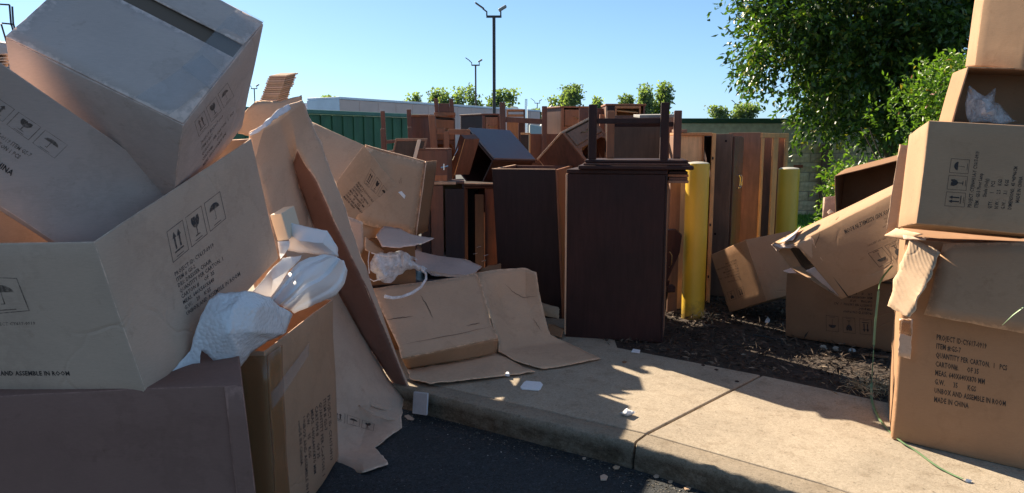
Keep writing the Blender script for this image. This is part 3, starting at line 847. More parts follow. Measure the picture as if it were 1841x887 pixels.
fairing_cab('low pale grey truck cab seen between the upturned table legs', 0.9, 38, simple('pale_grey_cab', (0.42, 0.46, 0.44), 0.45), hgt=2.55, w=2.0)
# machine at the far left edge
t = thing('parked_lorry', 'parked lorry with mirror bracket at the far left edge behind the cartons', 'lorry', (-9.0, 12.0, -0.14))
fr = Frame((-10.2, 12.0, -0.14), (1, 0, 0), (0, 1, 0), (0, 0, 1))
box('cab_roof', fr, 0, 2.02, 0, 2.0, 2.95, 3.3, M['pink_paint'], t, 0.12)
box('cab_body', fr, 0, 1.95, 0.02, 1.98, 0.5, 2.3, simple('blue_cab_paint', (0.10, 0.17, 0.35), 0.4), t, 0.06)
box('windscreen', fr, 0.04, 1.93, 0.04, 1.9, 2.303, 2.947, M['glass_dark'], t, 0.02)
for x in (0.4, 1.6): tube('wheel', [fr.at(x, 0.1, 0.5), fr.at(x, 0.4, 0.5)], 0.5, M['rubber'], t, n=20)
for (x0, y0, x1, y1) in ((0, 8, 17, 9), (17, 9, 20, 46), (22, 12, 24, 44), (4, 42, 24, 44)):
    tube('mirror_bracket', [P(x0, y0, 12.2), P(x1, y1, 12.2)], 0.014, M['lamp_metal'], t, n=6)
for x in (2, 20, 24): tube('bracket_post', [P(x, 43, 12.2), Vector((P(x, 43, 12.2).x - 0.06, 12.4, 3.08))], 0.014, M['lamp_metal'], t, n=6)

# --- lamp posts
def lamp(label, px, py_top, D, s=1.0, r=0.085):
    top = P(px, py_top, D)
    t = thing('lamp_post', label, 'lamp post', (top.x, top.y, -0.14), 'parking lot lamp posts')
    tube('pole', [(top.x, top.y, -0.14), (top.x, top.y, top.z)], r, M['lamp_metal'], t, n=12)
    fr = Frame(top, (1, 0, 0), (0, 1, 0), (0, 0, 1))
    box('crossarm', fr, -0.45 * s, 0.45 * s, -0.06, 0.06, -0.04, 0.09, M['lamp_metal'], t, 0.01)
    tube('bracket', [fr.at(-0.42 * s, 0, 0.09), fr.at(-0.42 * s, 0, 0.30 * s), fr.at(-0.65 * s, 0, 0.48 * s)], 0.045, M['lamp_metal'], t)
    tube('bracket', [fr.at(0.40 * s, 0, 0.09), fr.at(0.40 * s, 0, 0.32 * s)], 0.045, M['lamp_metal'], t)
    f2_ = Frame(fr.at(-0.60 * s, -0.15, 0.44 * s), (-0.8, 0, 0.55), (0, 1, 0), (0.55, 0, 0.8))
    box('lamp_head', f2_, 0, 0.62 * s, 0, 0.35, 0, 0.07, M['lamp_metal'], t, 0.02)
    f3_ = Frame(fr.at(0.32 * s, -0.15, 0.30 * s), (0.85, 0, 0.5), (0, 1, 0), (-0.5, 0, 0.85))
    box('lamp_head', f3_, 0, 0.52 * s, 0, 0.35, 0, 0.16, simple('lamp_head_grey_%d' % px, (0.30, 0.28, 0.26), 0.5), t, 0.05)
    return t
lamp('tallest two-headed lamp post standing clear against the sky', 888, 31, 45, 1.0, 0.095)
lamp('shorter-looking lamp post rising left of the tallest one', 855, 118, 78, 0.95, 0.085)
lamp('tiny distant lamp post beside the corner of the top left carton', 457, 160, 110, 1.0, 0.08)
lamp('tiny distant lamp post half hidden by the left edge of the leafy tree', 1325, 188, 130, 0.9, 0.08)
lamp('faint distant lamp head showing above the cream truck fairing', 966, 186, 150, 1.2, 0.08)

# --- distant trees
def far_tree(label, px, top_py, D, wpx, name='distant_tree', shape=1.0, dens=1.0, group='trees along the far edge of the lot'):
    top = P(px, top_py, D); base = Vector((top.x, top.y, -0.14)); h = top.z - base.z; w = wpx / FOC * D / 2
    t = thing(name, label, 'tree', base, group)
    tube('trunk', [base, base + Vector((0.1, 0, h * 0.45)), base + Vector((0, 0, h * 0.8))], 0.2, M['bark'], t, n=7, radii=[0.28, 0.18, 0.05])
    n = int(2600 * dens)
    k = 14
    cc = np.stack([rng.normal(0, 0.42, k) * w, rng.normal(0, 0.42, k) * w, rng.uniform(0.35, 0.93, k) * h], 1)
    cc[:, :2] *= (1.15 - ((cc[:, 2] / h - 0.35) ** 2) * 1.2 * shape)[:, None]
    ci = rng.integers(0, k, n)
    p = cc[ci] + rng.normal(0, 1, (n, 3)) * np.array([w * 0.20, w * 0.20, h * 0.075])
    p[:, 2] = np.minimum(p[:, 2], h * (0.97 + 0.03 * rng.random(n)))
    p += np.array(base)
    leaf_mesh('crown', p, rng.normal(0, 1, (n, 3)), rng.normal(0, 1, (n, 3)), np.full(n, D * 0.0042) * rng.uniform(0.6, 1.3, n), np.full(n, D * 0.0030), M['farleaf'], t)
    return t
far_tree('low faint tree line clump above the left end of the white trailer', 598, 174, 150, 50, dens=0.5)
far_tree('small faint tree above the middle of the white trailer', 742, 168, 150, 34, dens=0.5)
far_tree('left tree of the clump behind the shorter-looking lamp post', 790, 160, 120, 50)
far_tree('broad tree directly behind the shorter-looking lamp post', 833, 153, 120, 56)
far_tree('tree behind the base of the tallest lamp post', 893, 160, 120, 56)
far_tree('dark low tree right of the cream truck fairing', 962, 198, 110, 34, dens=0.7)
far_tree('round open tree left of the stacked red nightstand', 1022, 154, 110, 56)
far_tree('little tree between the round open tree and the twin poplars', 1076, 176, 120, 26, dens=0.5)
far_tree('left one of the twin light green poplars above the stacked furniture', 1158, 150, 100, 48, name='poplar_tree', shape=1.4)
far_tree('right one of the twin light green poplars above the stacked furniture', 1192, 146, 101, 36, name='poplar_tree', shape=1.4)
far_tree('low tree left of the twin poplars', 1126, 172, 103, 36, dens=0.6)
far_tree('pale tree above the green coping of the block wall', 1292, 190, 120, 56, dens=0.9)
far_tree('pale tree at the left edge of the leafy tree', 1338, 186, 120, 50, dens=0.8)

# --- the big leafy tree
def leafy(name, label, cat, base, center, radii, n_twig, per, leaf_len, mat, droop=0.35, trunk=True, clip=None, tintpow=1.0, shell=0.35, gaps=0.30):
    t = thing(name, label, cat, base)
    c = np.array(center); rr = np.array(radii)
    u = rng.normal(0, 1, (n_twig * 3, 3)); u /= np.linalg.norm(u, axis=1)[:, None]
    rad = rng.random(len(u)) ** shell
    p = c + u * rr * rad[:, None]
    lump = np.array([noise.noise(Vector(q * 1.1)) + 0.5 * noise.noise(Vector(q * 2.7)) for q in p])
    keep = (lump > -0.08 + gaps * np.clip(rad - 0.72, 0, 1) / 0.28) & (p[:, 2] > 0.15)
    if clip: keep &= np.array([clip(q) for q in p])
    p = p[keep][:n_twig]; u = u[keep][:n_twig]; n_t = len(p)
    tdir = u * 0.8 + rng.normal(0, 0.5, (n_t, 3)); tdir[:, 2] -= droop * 0.4; tdir /= np.linalg.norm(tdir, axis=1)[:, None]
    cen = []; dr = []
    tl = leaf_len * 3.6
    for j in range(per):
        s = (j + 0.5) / per
        q = p + tdir * (s * tl) + np.array([0, 0, -1]) * (s ** 2 * tl * droop)
        cen.append(q + rng.normal(0, 0.012, q.shape))
        sd = rng.normal(0, 1, q.shape); dd = tdir * 0.6 + sd * 0.55; dd[:, 2] -= droop
        dr.append(dd)
    cen = np.concatenate(cen); dr = np.concatenate(dr); m_ = len(cen)
    nr = rng.normal(0, 0.7, (m_, 3)) + [0, 0, 0.6]
    leaf_mesh('foliage', cen, dr, nr, leaf_len * rng.uniform(0.7, 1.25, m_), leaf_len * rng.uniform(0.38, 0.58, m_), mat, t, tint=rng.random(m_) ** tintpow)
    return t, p
bt, tp = leafy('leafy_tree', 'large dark green leafy tree overhanging the right side', 'tree', (6.5, 12.8, 0), (6.3, 12.6, 4.1), (2.75, 2.1, 2.85), 8200, 10, 0.12, M['leaf'], 0.22, tintpow=1.1, shell=0.45, clip=lambda q: q[2] > max(1.75, 2.75 - 0.55 * (q[0] - 3.4)) + 0.22 * math.sin(q[0] * 7))
cen_t = Vector((6.5, 12.8, 0))
tube('trunk', [cen_t, cen_t + Vector((0.05, 0, 0.9)), cen_t + Vector((-0.05, 0.05, 1.9)), cen_t + Vector((0, 0, 3.6))], 0.12, M['bark'], bt, n=10, radii=[0.16, 0.13, 0.10, 0.04])
random.seed(3)
for k in range(13):
    q = Vector(tp[random.randrange(len(tp))]); s = cen_t + Vector((0, 0, 0.9 + random.random() * 1.6)); m_ = s.lerp(q, 0.5) + Vector((0, 0, 0.25))
    tube('branch', [s, m_, q], 0.02, M['bark'], bt, n=6, radii=[0.045, 0.025, 0.008])
# the spur of branches reaching left over the sky, and the low tip
leafy('leafy_bough', 'low bough of small leaves reaching left of the big tree', 'bough', (3.6, 10.2, 0), (3.45, 10.2, 2.55), (0.55, 0.7, 0.75), 420, 12, 0.08, M['leaf'], 0.55) if False else None
sh, sp = leafy('berry_shrub', 'bright green shrub with a few red tips behind the right cartons', 'shrub', (5.0, 8.3, 0), (5.2, 8.3, 0.85), (1.62, 0.9, 1.62), 5200, 10, 0.058, M['shrubleaf'], 0.1, tintpow=1.0, gaps=0.0)
for k in range(9):
    a = random.random() * 6.28
    tube('stem', [(5.0 + 0.1 * math.cos(a), 8.3 + 0.1 * math.sin(a), 0), (5.0 + 0.7 * math.cos(a), 8.3 + 0.5 * math.sin(a), 1.0), (5.0 + 1.1 * math.cos(a), 8.3 + 0.6 * math.sin(a), 1.7)], 0.015, M['bark'], sh, n=6, radii=[0.025, 0.015, 0.006])

# =====================================================================================
#                                       FURNITURE
# =====================================================================================
def handle(parent, fr, x, y, z, w=0.09, mat=None, horiz=True):
    """bail handle with two posts; stands out along -y"""
    mat = mat or M['brass']
    if horiz: pts = [fr.at(x, y, z), fr.at(x, y - 0.02, z), fr.at(x + w * 0.2, y - 0.026, z - 0.018), fr.at(x + w * 0.8, y - 0.026, z - 0.018), fr.at(x + w, y - 0.02, z), fr.at(x + w, y, z)]
    else: pts = [fr.at(x, y, z), fr.at(x, y - 0.02, z), fr.at(x + 0.014, y - 0.028, z + w * 0.2), fr.at(x + 0.014, y - 0.028, z + w * 0.8), fr.at(x, y - 0.02, z + w), fr.at(x, y, z + w)]
    return tube('handle', pts, 0.0045, mat, parent, n=6)
def carcass(t, fr, mats, thick=0.02, open_=('y0',), back=None, top_over=0.0, top_mat=None, edge=None):
    """a case of single boards; mats: side, top, back"""
    w, d, h = fr.l; s, tp_, bk = mats
    g = 0.0015
    if 'x0' not in open_: box('side_panel', fr, 0, thick, 0, d - 0.012, 0, h - thick - g, s, t)
    if 'x1' not in open_: box('side_panel', fr, w - thick, w, 0, d - 0.012, 0, h - thick - g, s, t)
    if 'z1' not in open_: box('top_panel', fr, -top_over, w + top_over, -top_over, d + 0.0, h - thick, h, top_mat or tp_, t, 0.004)
    if 'z0' not in open_: box('bottom_panel', fr, thick + g, w - thick - g, 0.004, d - 0.014, 0.002, thick, s, t)
    if 'y1' not in open_: box('back_panel', fr, 0.003, w - 0.003, d - 0.010, d - 0.002, 0.004, h - thick - g, bk, t, 0)
    if 'y0' not in open_: box('front_panel', fr, thick + g, w - thick - g, 0.001, thick, thick + g, h - thick - 2 * g, s, t)
    if edge: box('worn_edge', fr, -0.004, 0.006, -0.004, 0.003, 0.0, h - thick - g, edge, t, 0.001)

# --- large dark cabinet at the edge of the sidewalk (its blank back to the lens)
C1 = upright(0.425, 5.765, 0.0, -13.6, 0.765, 0.50, 1.335)
t = thing('dark_cabinet', 'largest dark purple-brown cabinet standing at the back edge of the sidewalk', 'cabinet', C1.at(0.38, 0.25, 0))
box('large_panel', C1, 0.006, 0.752, 0.0, 0.016, 0.0, 1.30, W['dark'], t, 0.003)
box('side_panel', C1, 0.0, 0.02, 0.018, 0.49, 0, 1.30, W['mahog'], t)
box('side_panel', C1, 0.735, 0.765, 0.018, 0.49, 0, 1.30, W['brown'], t)
box('corner_stile', C1, 0.754, 0.768, -0.004, 0.016, 0.0, 1.30, W['navy'], t, 0.003)
box('worn_edge', C1, -0.007, 0.006, -0.006, 0.016, 0.02, 1.30, W['edge'], t, 0.002)  # worn banding, also broadened and lightened for the sunlight catching it
box('back_panel', C1, 0.022, 0.733, 0.476, 0.488, 0, 1.30, W['tan'], t, 0)
box('top_panel', C1, 0.0, 0.768, -0.003, 0.49, 1.302, 1.335, W['dark'], t, 0.006)
box('shelf', C1, 0.022, 0.733, 0.02, 0.474, 0.62, 0.64, W['tan'], t)

# --- low table turned upside down on that cabinet
z0 = 1.337
T2 = upright(0.545, 5.70, z0, -9, 0.78, 0.62, 0.56)
t = thing('upturned_table', 'dark square side table lying upside down on the largest dark cabinet', 'table', T2.at(0.39, 0.31, 0))
box('table_top', T2, -0.035, 0.825, -0.04, 0.66, 0.0, 0.030, W['dark'], t, 0.008)
box('top_moulding', T2, 0.0, 0.80, 0.0, 0.62, 0.0315, 0.048, W['mahog'], t, 0.006)
box('top_moulding', T2, 0.012, 0.788, 0.012, 0.608, 0.0495, 0.072, W['dark'], t, 0.006)
lt = 0.062
for (x, y, h, m_) in ((0.035, 0.02, 0.49, 'dark'), (0.575, 0.01, 0.50, 'dark'), (0.700, 0.50, 0.46, 'mahog'), (0.16, 0.50, 0.46, 'redbr')):
    box('leg', T2, x, x + lt, y, y + lt, 0.0735, h, W[m_], t, 0.006)
box('stretcher', T2, 0.099, 0.573, 0.03, 0.055, 0.345, 0.385, W['dark'], t, 0.003)
box('stretcher', T2, 0.224, 0.698, 0.52, 0.545, 0.33, 0.37, W['dark'], t, 0.003)
box('stretcher', T2, 0.60, 0.62, 0.075, 0.52, 0.35, 0.385, W['dark'], t, 0.003)
# board across the stretchers; its sunlit top is put into the pale colour
fr = Frame(T2.at(0.42, 0.10, 0.389), (1, 0.1, 0.02), (0, 1, 0.05), (0, -0.05, 1))
tag(box('loose_board', fr, 0, 0.27, 0, 0.30, 0, 0.022, simple('painted_sunlit_grey', (0.30, 0.28, 0.26), 0.6, nscale=8), None), 'short board painted sunlit pale grey lying across the legs of the upturned table', 'board')
# second moulded top under its right end
fr = upright(1.18, 5.62, 1.10, -9, 0.17, 0.5, 0.2)
t = thing('moulded_board', 'brown moulded board end sticking out beside the yellow bollard', 'board', fr.at(0.08, 0.2, 0))
for k in range(4): box('moulding_layer', fr, 0.0 + 0.008 * (k % 2), 0.155 - 0.006 * (k % 2), 0.01 * k, 0.45, 0.135 + k * 0.0226, 0.156 + k * 0.0226, W[('brown', 'mahog', 'redbr', 'dark')[k]], t, 0.004)

# --- open-topped dark cabinet left of it
fr = Frame((-0.1056, 6.4901, -0.0), (0.5654, -0.1282, 0.0), (0.2, 0.88, 0.008), (-0.0694, 0.0096, 1.305))
t = thing('open_top_cabinet', 'dark navy-looking cabinet with missing top left of the largest cabinet', 'cabinet', fr.at(0.3, 0.4, 0))
w, d, h = fr.l
box('large_panel', fr, 0.0, w - 0.02, 0.0, 0.018, 0, h, W['navy'], t)
box('side_panel', fr, 0, 0.02, 0.02, d, 0, h, W['mahog'], t)
box('side_panel', fr, w - 0.019, w, 0.0, d, 0, h + 0.004, W['redbr'], t)
box('back_panel', fr, 0.022, w - 0.022, d - 0.02, d, 0, h, W['mahog'], t)
box('worn_edge', fr, 0.0, w - 0.02, -0.003, 0.019, h + 0.001, h + 0.009, W['edge'], t, 0.001)
box('worn_edge', fr, 0.0, 0.02, 0.021, d, h + 0.001, h + 0.007, W['edge'], t, 0.001)
box('shelf', fr, 0.022, w - 0.022, 0.022, d - 0.022, 0.9, 0.92, W['dark'], t)

# --- darker pieces between the cartons and the open cabinet
fr = upright(-0.775, 6.28, 0, 4, 0.37, 0.42, 1.212)
t = thing('wardrobe', 'dark blue-black wardrobe with a red-brown door behind the upright carton panel', 'wardrobe', fr.at(0.3, 0.3, 0))
carcass(t, fr, (W['navy'], W['mahog'], W['tan']), open_=('y0',))
box('door', fr, 0.0, 0.08, -0.022, -0.002, 0.02, 1.18, W['navy'], t)
box('door', fr, 0.085, 0.19, -0.024, -0.002, 0.46, 1.18, W['mahog'], t)
box('lower_front', fr, 0.12, 0.205, -0.018, -0.002, 0.02, 0.455, W['redbr'], t)
box('dark_front', fr, 0.207, 0.37, -0.028, -0.004, 0.02, 1.15, W['navy'], t)
box('top_edge', fr, -0.02, 0.30, -0.035, -0.003, 1.187, 1.212, W['edge'], t, 0.004)
fr = Frame((P(745, 323, 6.29).x, 6.29, 1.215), (0.29, 0.015, 0), (0.02, 0.26, 0), (0, 0, 0.275))
t = thing('drawer_case', 'reddish drawer case on the dark wardrobe, under the reddish nightstand', 'drawer case', fr.at(0.1, 0.1, 0))
box('front_panel', fr, 0.0, 0.28, 0.0, 0.016, 0, 0.26, W['mahog'], t)
box('side_panel', fr, 0.0, 0.016, 0.018, 0.26, 0, 0.26, W['redbr'], t)
box('side_panel', fr, 0.264, 0.28, 0.018, 0.26, 0, 0.26, W['mahog'], t)
box('top_panel', fr, 0.0, 0.28, 0.0, 0.26, 0.262, 0.275, W['mahog'], t)
box('lower_rail', fr, 0.0, 0.28, -0.012, -0.002, 0.0, 0.05, W['redbr'], t)
tube('hinge', [P(793, 302, 6.23), P(806, 299, 6.23)], 0.008, M['silver'], t, n=6); tube('hinge', [P(798, 295, 6.22), P(798, 306, 6.22)], 0.006, M['silver'], t, n=6)
fr = upright(-0.64, 7.35, 0, 2, 0.51, 0.5, 1.145)
t = thing('open_wardrobe', 'narrow dark open wardrobe with loose door and bright hinges left of the open-topped cabinet', 'wardrobe', fr.at(0.25, 0.25, 0))
w, d, h = fr.l
box('side_panel', fr, 0.0, 0.20, 0.0, 0.02, 0, h - 0.06, W['dark'], t)
box('side_panel', fr, 0.0, 0.02, 0.022, d, 0, h - 0.06, W['dark'], t)
box('side_panel', fr, w - 0.14, w, 0.0, 0.02, 0, h - 0.06, W['mahog'], t)
box('side_panel', fr, w - 0.02, w, 0.022, d, 0, h - 0.06, W['mahog'], t)
box('back_panel', fr, 0.022, w - 0.022, d - 0.01, d, 0, h - 0.06, W['navy'], t, 0)
box('top_panel', fr, 0.0, w, -0.02, d, h - 0.058, h - 0.036, W['dark'], t, 0.005)
box('top_moulding', fr, 0.02, w, -0.035, d, h - 0.034, h - 0.014, W['navy'], t, 0.005)
box('worn_edge', fr, 0.02, w - 0.02, -0.037, -0.033, h - 0.013, h - 0.007, W['edge'], t, 0.001)
f2_ = Frame(fr.at(0.27, -0.01, 0.1), (0.10, -0.05, 0), (0.05, 0.10, 0), (0.0, 0, 0.93))
box('loose_door', f2_, 0, 0.10, 0, 0.02, 0, 0.93, W['navy'], t)
box('worn_edge', f2_, 0.102, 0.108, 0, 0.02, 0.0, 0.75, W['brown'], t, 0.001)
for (px, py) in ((857, 445), (851, 457), (870, 460), (866, 470)):
    c = P(px, py, 7.28); tube('hinge', [c, c + Vector((0.045, 0.0, 0.012))], 0.011, M['silver'], t, n=8, flat=0.5)

# --- nightstand parts
def nightstand(name, label, fr, mats, arch=True, drawer=(0.06, 0.34), parent_group=None, open_front=False, hmat=None, face_mat=None, dmat=None):
    t = thing(name, label, 'nightstand', fr.at(fr.l[0] / 2, fr.l[1] / 2, 0), parent_group)
    w, d, h = fr.l
    carcass(t, fr, mats, open_=('y0',) if open_front else ('y0', 'z0'), top_over=0.012)
    if not open_front:
        fm = face_mat or mats[0]; dm = dmat or fm
        dt = h - 0.022 - 0.02; db = dt - h * drawer[1]
        box('front_stile', fr, 0.0, 0.035, -0.016, -0.002, 0, h - 0.023, fm, t)
        box('front_stile', fr, w - 0.035, w, -0.016, -0.002, 0, h - 0.023, fm, t)
        dr = box('drawer_front', fr, 0.042, w - 0.042, -0.022, -0.004, db, dt, dm, t, 0.005)
        # handle belongs to the drawer
        x = w / 2 - 0.05; z = (db + dt) / 2 + 0.01
        handle(dr, fr, x, -0.022, z, 0.10, hmat)
        box('front_rail', fr, 0.037, w - 0.037, -0.014, -0.002, db - 0.045, db - 0.006, fm, t)
        if arch:
            for sx in (0.037, w - 0.037 - 0.05):
                vs = []; a0 = sx if sx < w / 2 else sx + 0.05; s_ = 1 if sx < w / 2 else -1
                pr = [(a0, db - 0.047), (a0 + s_ * 0.05, db - 0.047), (a0 + s_ * 0.02, db - 0.07), (a0, db - 0.11)]
                vs = [fr.at(x_, -0.014, z_) for x_, z_ in pr] + [fr.at(x_, -0.002, z_) for x_, z_ in pr]
                mesh('arch_bracket', vs, [(0, 1, 2, 3), (7, 6, 5, 4), (0, 4, 5, 1), (1, 5, 6, 2), (2, 6, 7, 3), (3, 7, 4, 0)], fm, t)
        box('inner_dark_back', fr, 0.022, w - 0.022, d * 0.7, d * 0.7 + 0.01, 0.0, db - 0.05, W['navy'], t, 0)
        box('drawer_box', fr, 0.05, w - 0.05, 0.0, d * 0.68, db, dt - 0.02, W['tan'], t, 0)
    return t
G_NS = 'nightstands heaped on the furniture pile'
# tilted one with the blue-looking glossy top
N1 = Frame((-0.6392, 8.1441, 1.2783), (0.2662, -0.3342, -0.3004), (0.4241, 0.357, -0.0214), (0.1974, -0.21, 0.4086))
t = nightstand('nightstand', 'tilted open nightstand with glossy blue-grey top above the open wardrobe', N1, (W['dark'], W['bluetop'], W['navy']), open_front=True)
t['group'] = G_NS
w, d, h = N1.l
box('top_rim', N1, -0.018, w + 0.018, -0.02, d + 0.008, h - 0.045, h - 0.0215, W['dark'], t, 0.006)
q = [P(806, 313, 7.35), P(817, 315, 7.30), P(836, 250, 7.30), P(827, 241, 7.35)]; off_ = Vector((0.14, 0.12, 0.0))
vs = q + [v + off_ for v in q]
dr = mesh('drawer_front', vs, [(0, 1, 2, 3), (7, 6, 5, 4), (0, 4, 5, 1), (1, 5, 6, 2), (2, 6, 7, 3), (3, 7, 4, 0)], W['mahog'], t); bevel(dr, 0.004)
tube('worn_edge', [q[1], q[2]], 0.004, W['raw'], t, n=6)
tube('handle', [P(814, 288, 7.30), P(817, 281, 7.26), P(822, 270, 7.26), P(824, 264, 7.30)], 0.005, M['silver'], dr, n=6)
# leaning one with carved handle
N5 = Frame((0.742, 7.1038, 1.2952), (0.3234, 0.3617, 0.1598), (-0.2139, 0.3063, -0.2603), (-0.2751, 0.0961, 0.3392))
nightstand('nightstand', 'nightstand tipped on its corner with a carved brass handle behind the upturned table', N5, (W['mahog'], W['edge'], W['tan']), parent_group=G_NS, face_mat=W['redbr'], dmat=W['brown'])
# upper left nightstand turned away
c = P(773, 206, 7.15)
fr = Frame((c.x, 7.15, 1.15), (0.19, 0.47, 0), (-0.23, 0.093, 0), (0, 0, c.z - 1.15))
nightstand('nightstand', 'reddish nightstand with small drawer knob under two upturned chair legs', fr, (W['mahog'], W['redbr'], W['tan']), parent_group=G_NS, drawer=(0.06, 0.30), face_mat=W['mahog'], dmat=W['redbr'])
# dark block behind with drawer
fr = Frame((P(866, 203, 9.6).x, 9.6, 1.20), (0.235, 0.02, 0), (-0.30, 0.36, 0), (0, 0, 0.70))
nightstand('nightstand', 'dark-sided nightstand with curled handle left of the upturned table posts', fr, (W['navy'], W['mahog'], W['tan']), parent_group=G_NS, drawer=(0.05, 0.34), face_mat=W['mahog'], dmat=W['brown'])
# top right red one
fr = Frame((P(1008, 197, 9.2).x, 9.2, 1.22), (0.40, 0.04, 0), (-0.20, 0.38, 0), (0, 0, 0.755))
nightstand('nightstand', 'upright red-fronted nightstand on the skyline below the round open tree', fr, (W['mahog'], W['redbr'], W['tan']), parent_group=G_NS, drawer=(0.06, 0.26), face_mat=W['redbr'], dmat=W['redbr'])

# --- supports of the back row: low dressers standing on the ground
def dresser(label, x, y, yaw, w, d, h, m1, m2):
    fr = upright(x, y, 0, yaw, w, d, h)
    t = thing('dresser', label, 'dresser', fr.at(w / 2, d / 2, 0), 'dressers under the back row of the pile')
    carcass(t, fr, (W[m1], W[m1], W['tan']), open_=('y0',), thick=0.022, top_over=0.01)
    for k in range(3):
        z0 = 0.05 + k * (h - 0.09) / 3
        dr = box('drawer_front', fr, 0.03, w - 0.03, -0.016, 0.004, z0, z0 + (h - 0.09) / 3 - 0.012, W[m2], t, 0.004)
        handle(dr, fr, w * 0.25, -0.016, z0 + 0.16, 0.1); handle(dr, fr, w * 0.65, -0.016, z0 + 0.16, 0.1)
    return t
dresser('long mahogany dresser carrying the left nightstand and chairs', -1.52, 6.22, 4, 0.70, 0.46, 1.24, 'mahog', 'redbr')
dresser('red-brown dresser carrying the dark-sided nightstand', -0.50, 9.35, 2, 0.9, 0.55, 1.19, 'mahog', 'mahog')
dresser('red-brown dresser glimpsed below the red-fronted nightstand', 0.48, 9.0, 0, 1.0, 0.6, 1.21, 'mahog', 'redbr')

# --- chairs upturned on the left of the pile
def chair_up(label, fr, mats, h_front, h_back, seat_z=0.0):
    """seat down at z=0, legs pointing up"""
    w, d, _ = fr.l
    t = thing('upturned_chair', label, 'chair', fr.at(w / 2, d / 2, 0), 'chairs turned upside down on the pile')
    box('seat', fr, 0, w, 0, d, 0, 0.035, W[mats[0]], t, 0.006)
    for (x, y, h) in ((0.01, 0.01, h_front), (w - 0.05, 0.01, h_front), (0.01, d - 0.05, h_back), (w - 0.05, d - 0.05, h_back)):
        box('leg', fr, x, x + 0.04, y, y + 0.04, 0.0365, h, W[mats[1]], t, 0.004)
    box('apron', fr, 0.052, w - 0.052, 0.015, 0.035, 0.037, 0.10, W[mats[1]], t)
    box('apron', fr, 0.052, w - 0.052, d - 0.035, d - 0.015, 0.037, 0.10, W[mats[1]], t)
    box('stretcher', fr, 0.052, w - 0.052, 0.02, 0.04, h_front * 0.55, h_front * 0.55 + 0.03, W[mats[1]], t)
    return t
fr = Frame((P(678, 262, 9.0).x - 0.0, 9.0, 1.26), (0.20, 0.36, 0), (-0.3, 0.3, 0), (0, 0, 1))
fr = Frame((P(684, 262, 6.75).x, 6.75, 1.36), (0.16, 0.02, 0.0), (-0.06, 0.42, 0), (-0.02, 0, 1))
chair_up('dark chair upside down against the green container at the left of the pile', Frame(fr.o, (0.30, 0.05, 0.02), (-0.05, 0.36, 0), (-0.03, 0, 1)), ('mahog', 'mahog'), 0.30, 0.47)
fr = Frame(P(781, 236, 7.45), (0.25, 0.03, 0), (-0.05, 0.4, 0), (-0.02, 0, 1))
fr.o.z = 1.80
chair_up('chair whose two legs rise above the reddish nightstand', Frame(fr.o, (0.21, 0.03, 0), (-0.02, 0.2, 0), (-0.07, 0, 1)), ('redbr', 'mahog'), 0.17, 0.09)
# framed panel on the heap
fr = Frame(P(693, 277, 6.28), (0.27, 0.02, 0), (0, 1, 0), (0.05, 0.03, 0.185))
t = thing('framed_panel', 'small framed drawer bottom leaning beside the upright carton panel', 'panel', fr.at(0.16, 0, 0))
fr = Frame(Vector((fr.o.x, fr.o.y, 1.243)), (0.335, 0.02, 0), (0, 1, 0), (0.06, 0.03, 0.24))
fr.u = [u * 0.8 for u in fr.u]
box('infill', fr, 0.02, 0.31, 0.008, 0.014, 0.0, 0.40, W['olive'], t, 0)
for a_ in ((0, 0.335, 0.402, 0.43), (0, 0.02, 0, 0.40), (0.315, 0.335, 0, 0.40)): box('frame_rail', fr, a_[0], a_[1], 0, 0.022, a_[2], a_[3], W['brown'], t, 0.003)
# white splintered stick
tag(box('splintered_stick', Frame(P(742, 285, 6.22), (0.02, 0, 0), (0, 0.02, 0), (0.05, 0, 0.18)), 0, 0.03, 0, 0.012, 0, 0.16, simple('bare_splinter', (0.6, 0.5, 0.4), 0.8), None, 0.003), 'short pale splintered stick right of the framed panel', 'stick')

# --- upside-down table in front of the nightstands (post, rail, post)
def post_frame(label, posts, rails, mat, D, group='upturned table bases in the pile', foot=1.0):
    a = posts[0]; base = P(a[0], a[2], D)
    t = thing('upturned_table', label, 'table', (base.x, D, min(P(p[1], p[2], D).z for p in posts)), group)
    for (px0, px1, py1, py0, th) in posts:        # bottom px, top px, bottom py, top py
        a, b = P(px0, py1, D), P(px1, py0, D)
        fr = Frame(a, (1, 0, 0), (0, 1, 0), b - a)
        box('leg', fr, -th / 2, th / 2, 0, th, 0, (b - a).length, W[mat], t, 0.005)
    for (px0, py0, px1, py1, th) in rails:
        a, b = P(px0, py0, D), P(px1, py1, D)
        fr = Frame(a, b - a, (0, 1, 0), (0, 0, 1))
        box('rail', fr, 0, (b - a).length, 0.012, 0.035, -th / 2, th / 2, W[mat], t, 0.003)
    return t
t = post_frame('reddish table base with a long post in front of the reddish nightstand', [(784, 776, 322, 208, 0.062), (803, 802, 318, 236, 0.05)], [(784, 236, 800, 236, 0.05), (806, 237, 845, 238, 0.05)], 'redbr', 7.0)
t = post_frame('pair of dark table posts joined by a rail left of centre skyline', [(906, 903, 300, 184, 0.066), (979, 979, 300, 191, 0.060)], [(909, 215, 975, 219, 0.06)], 'mahog', 8.75)
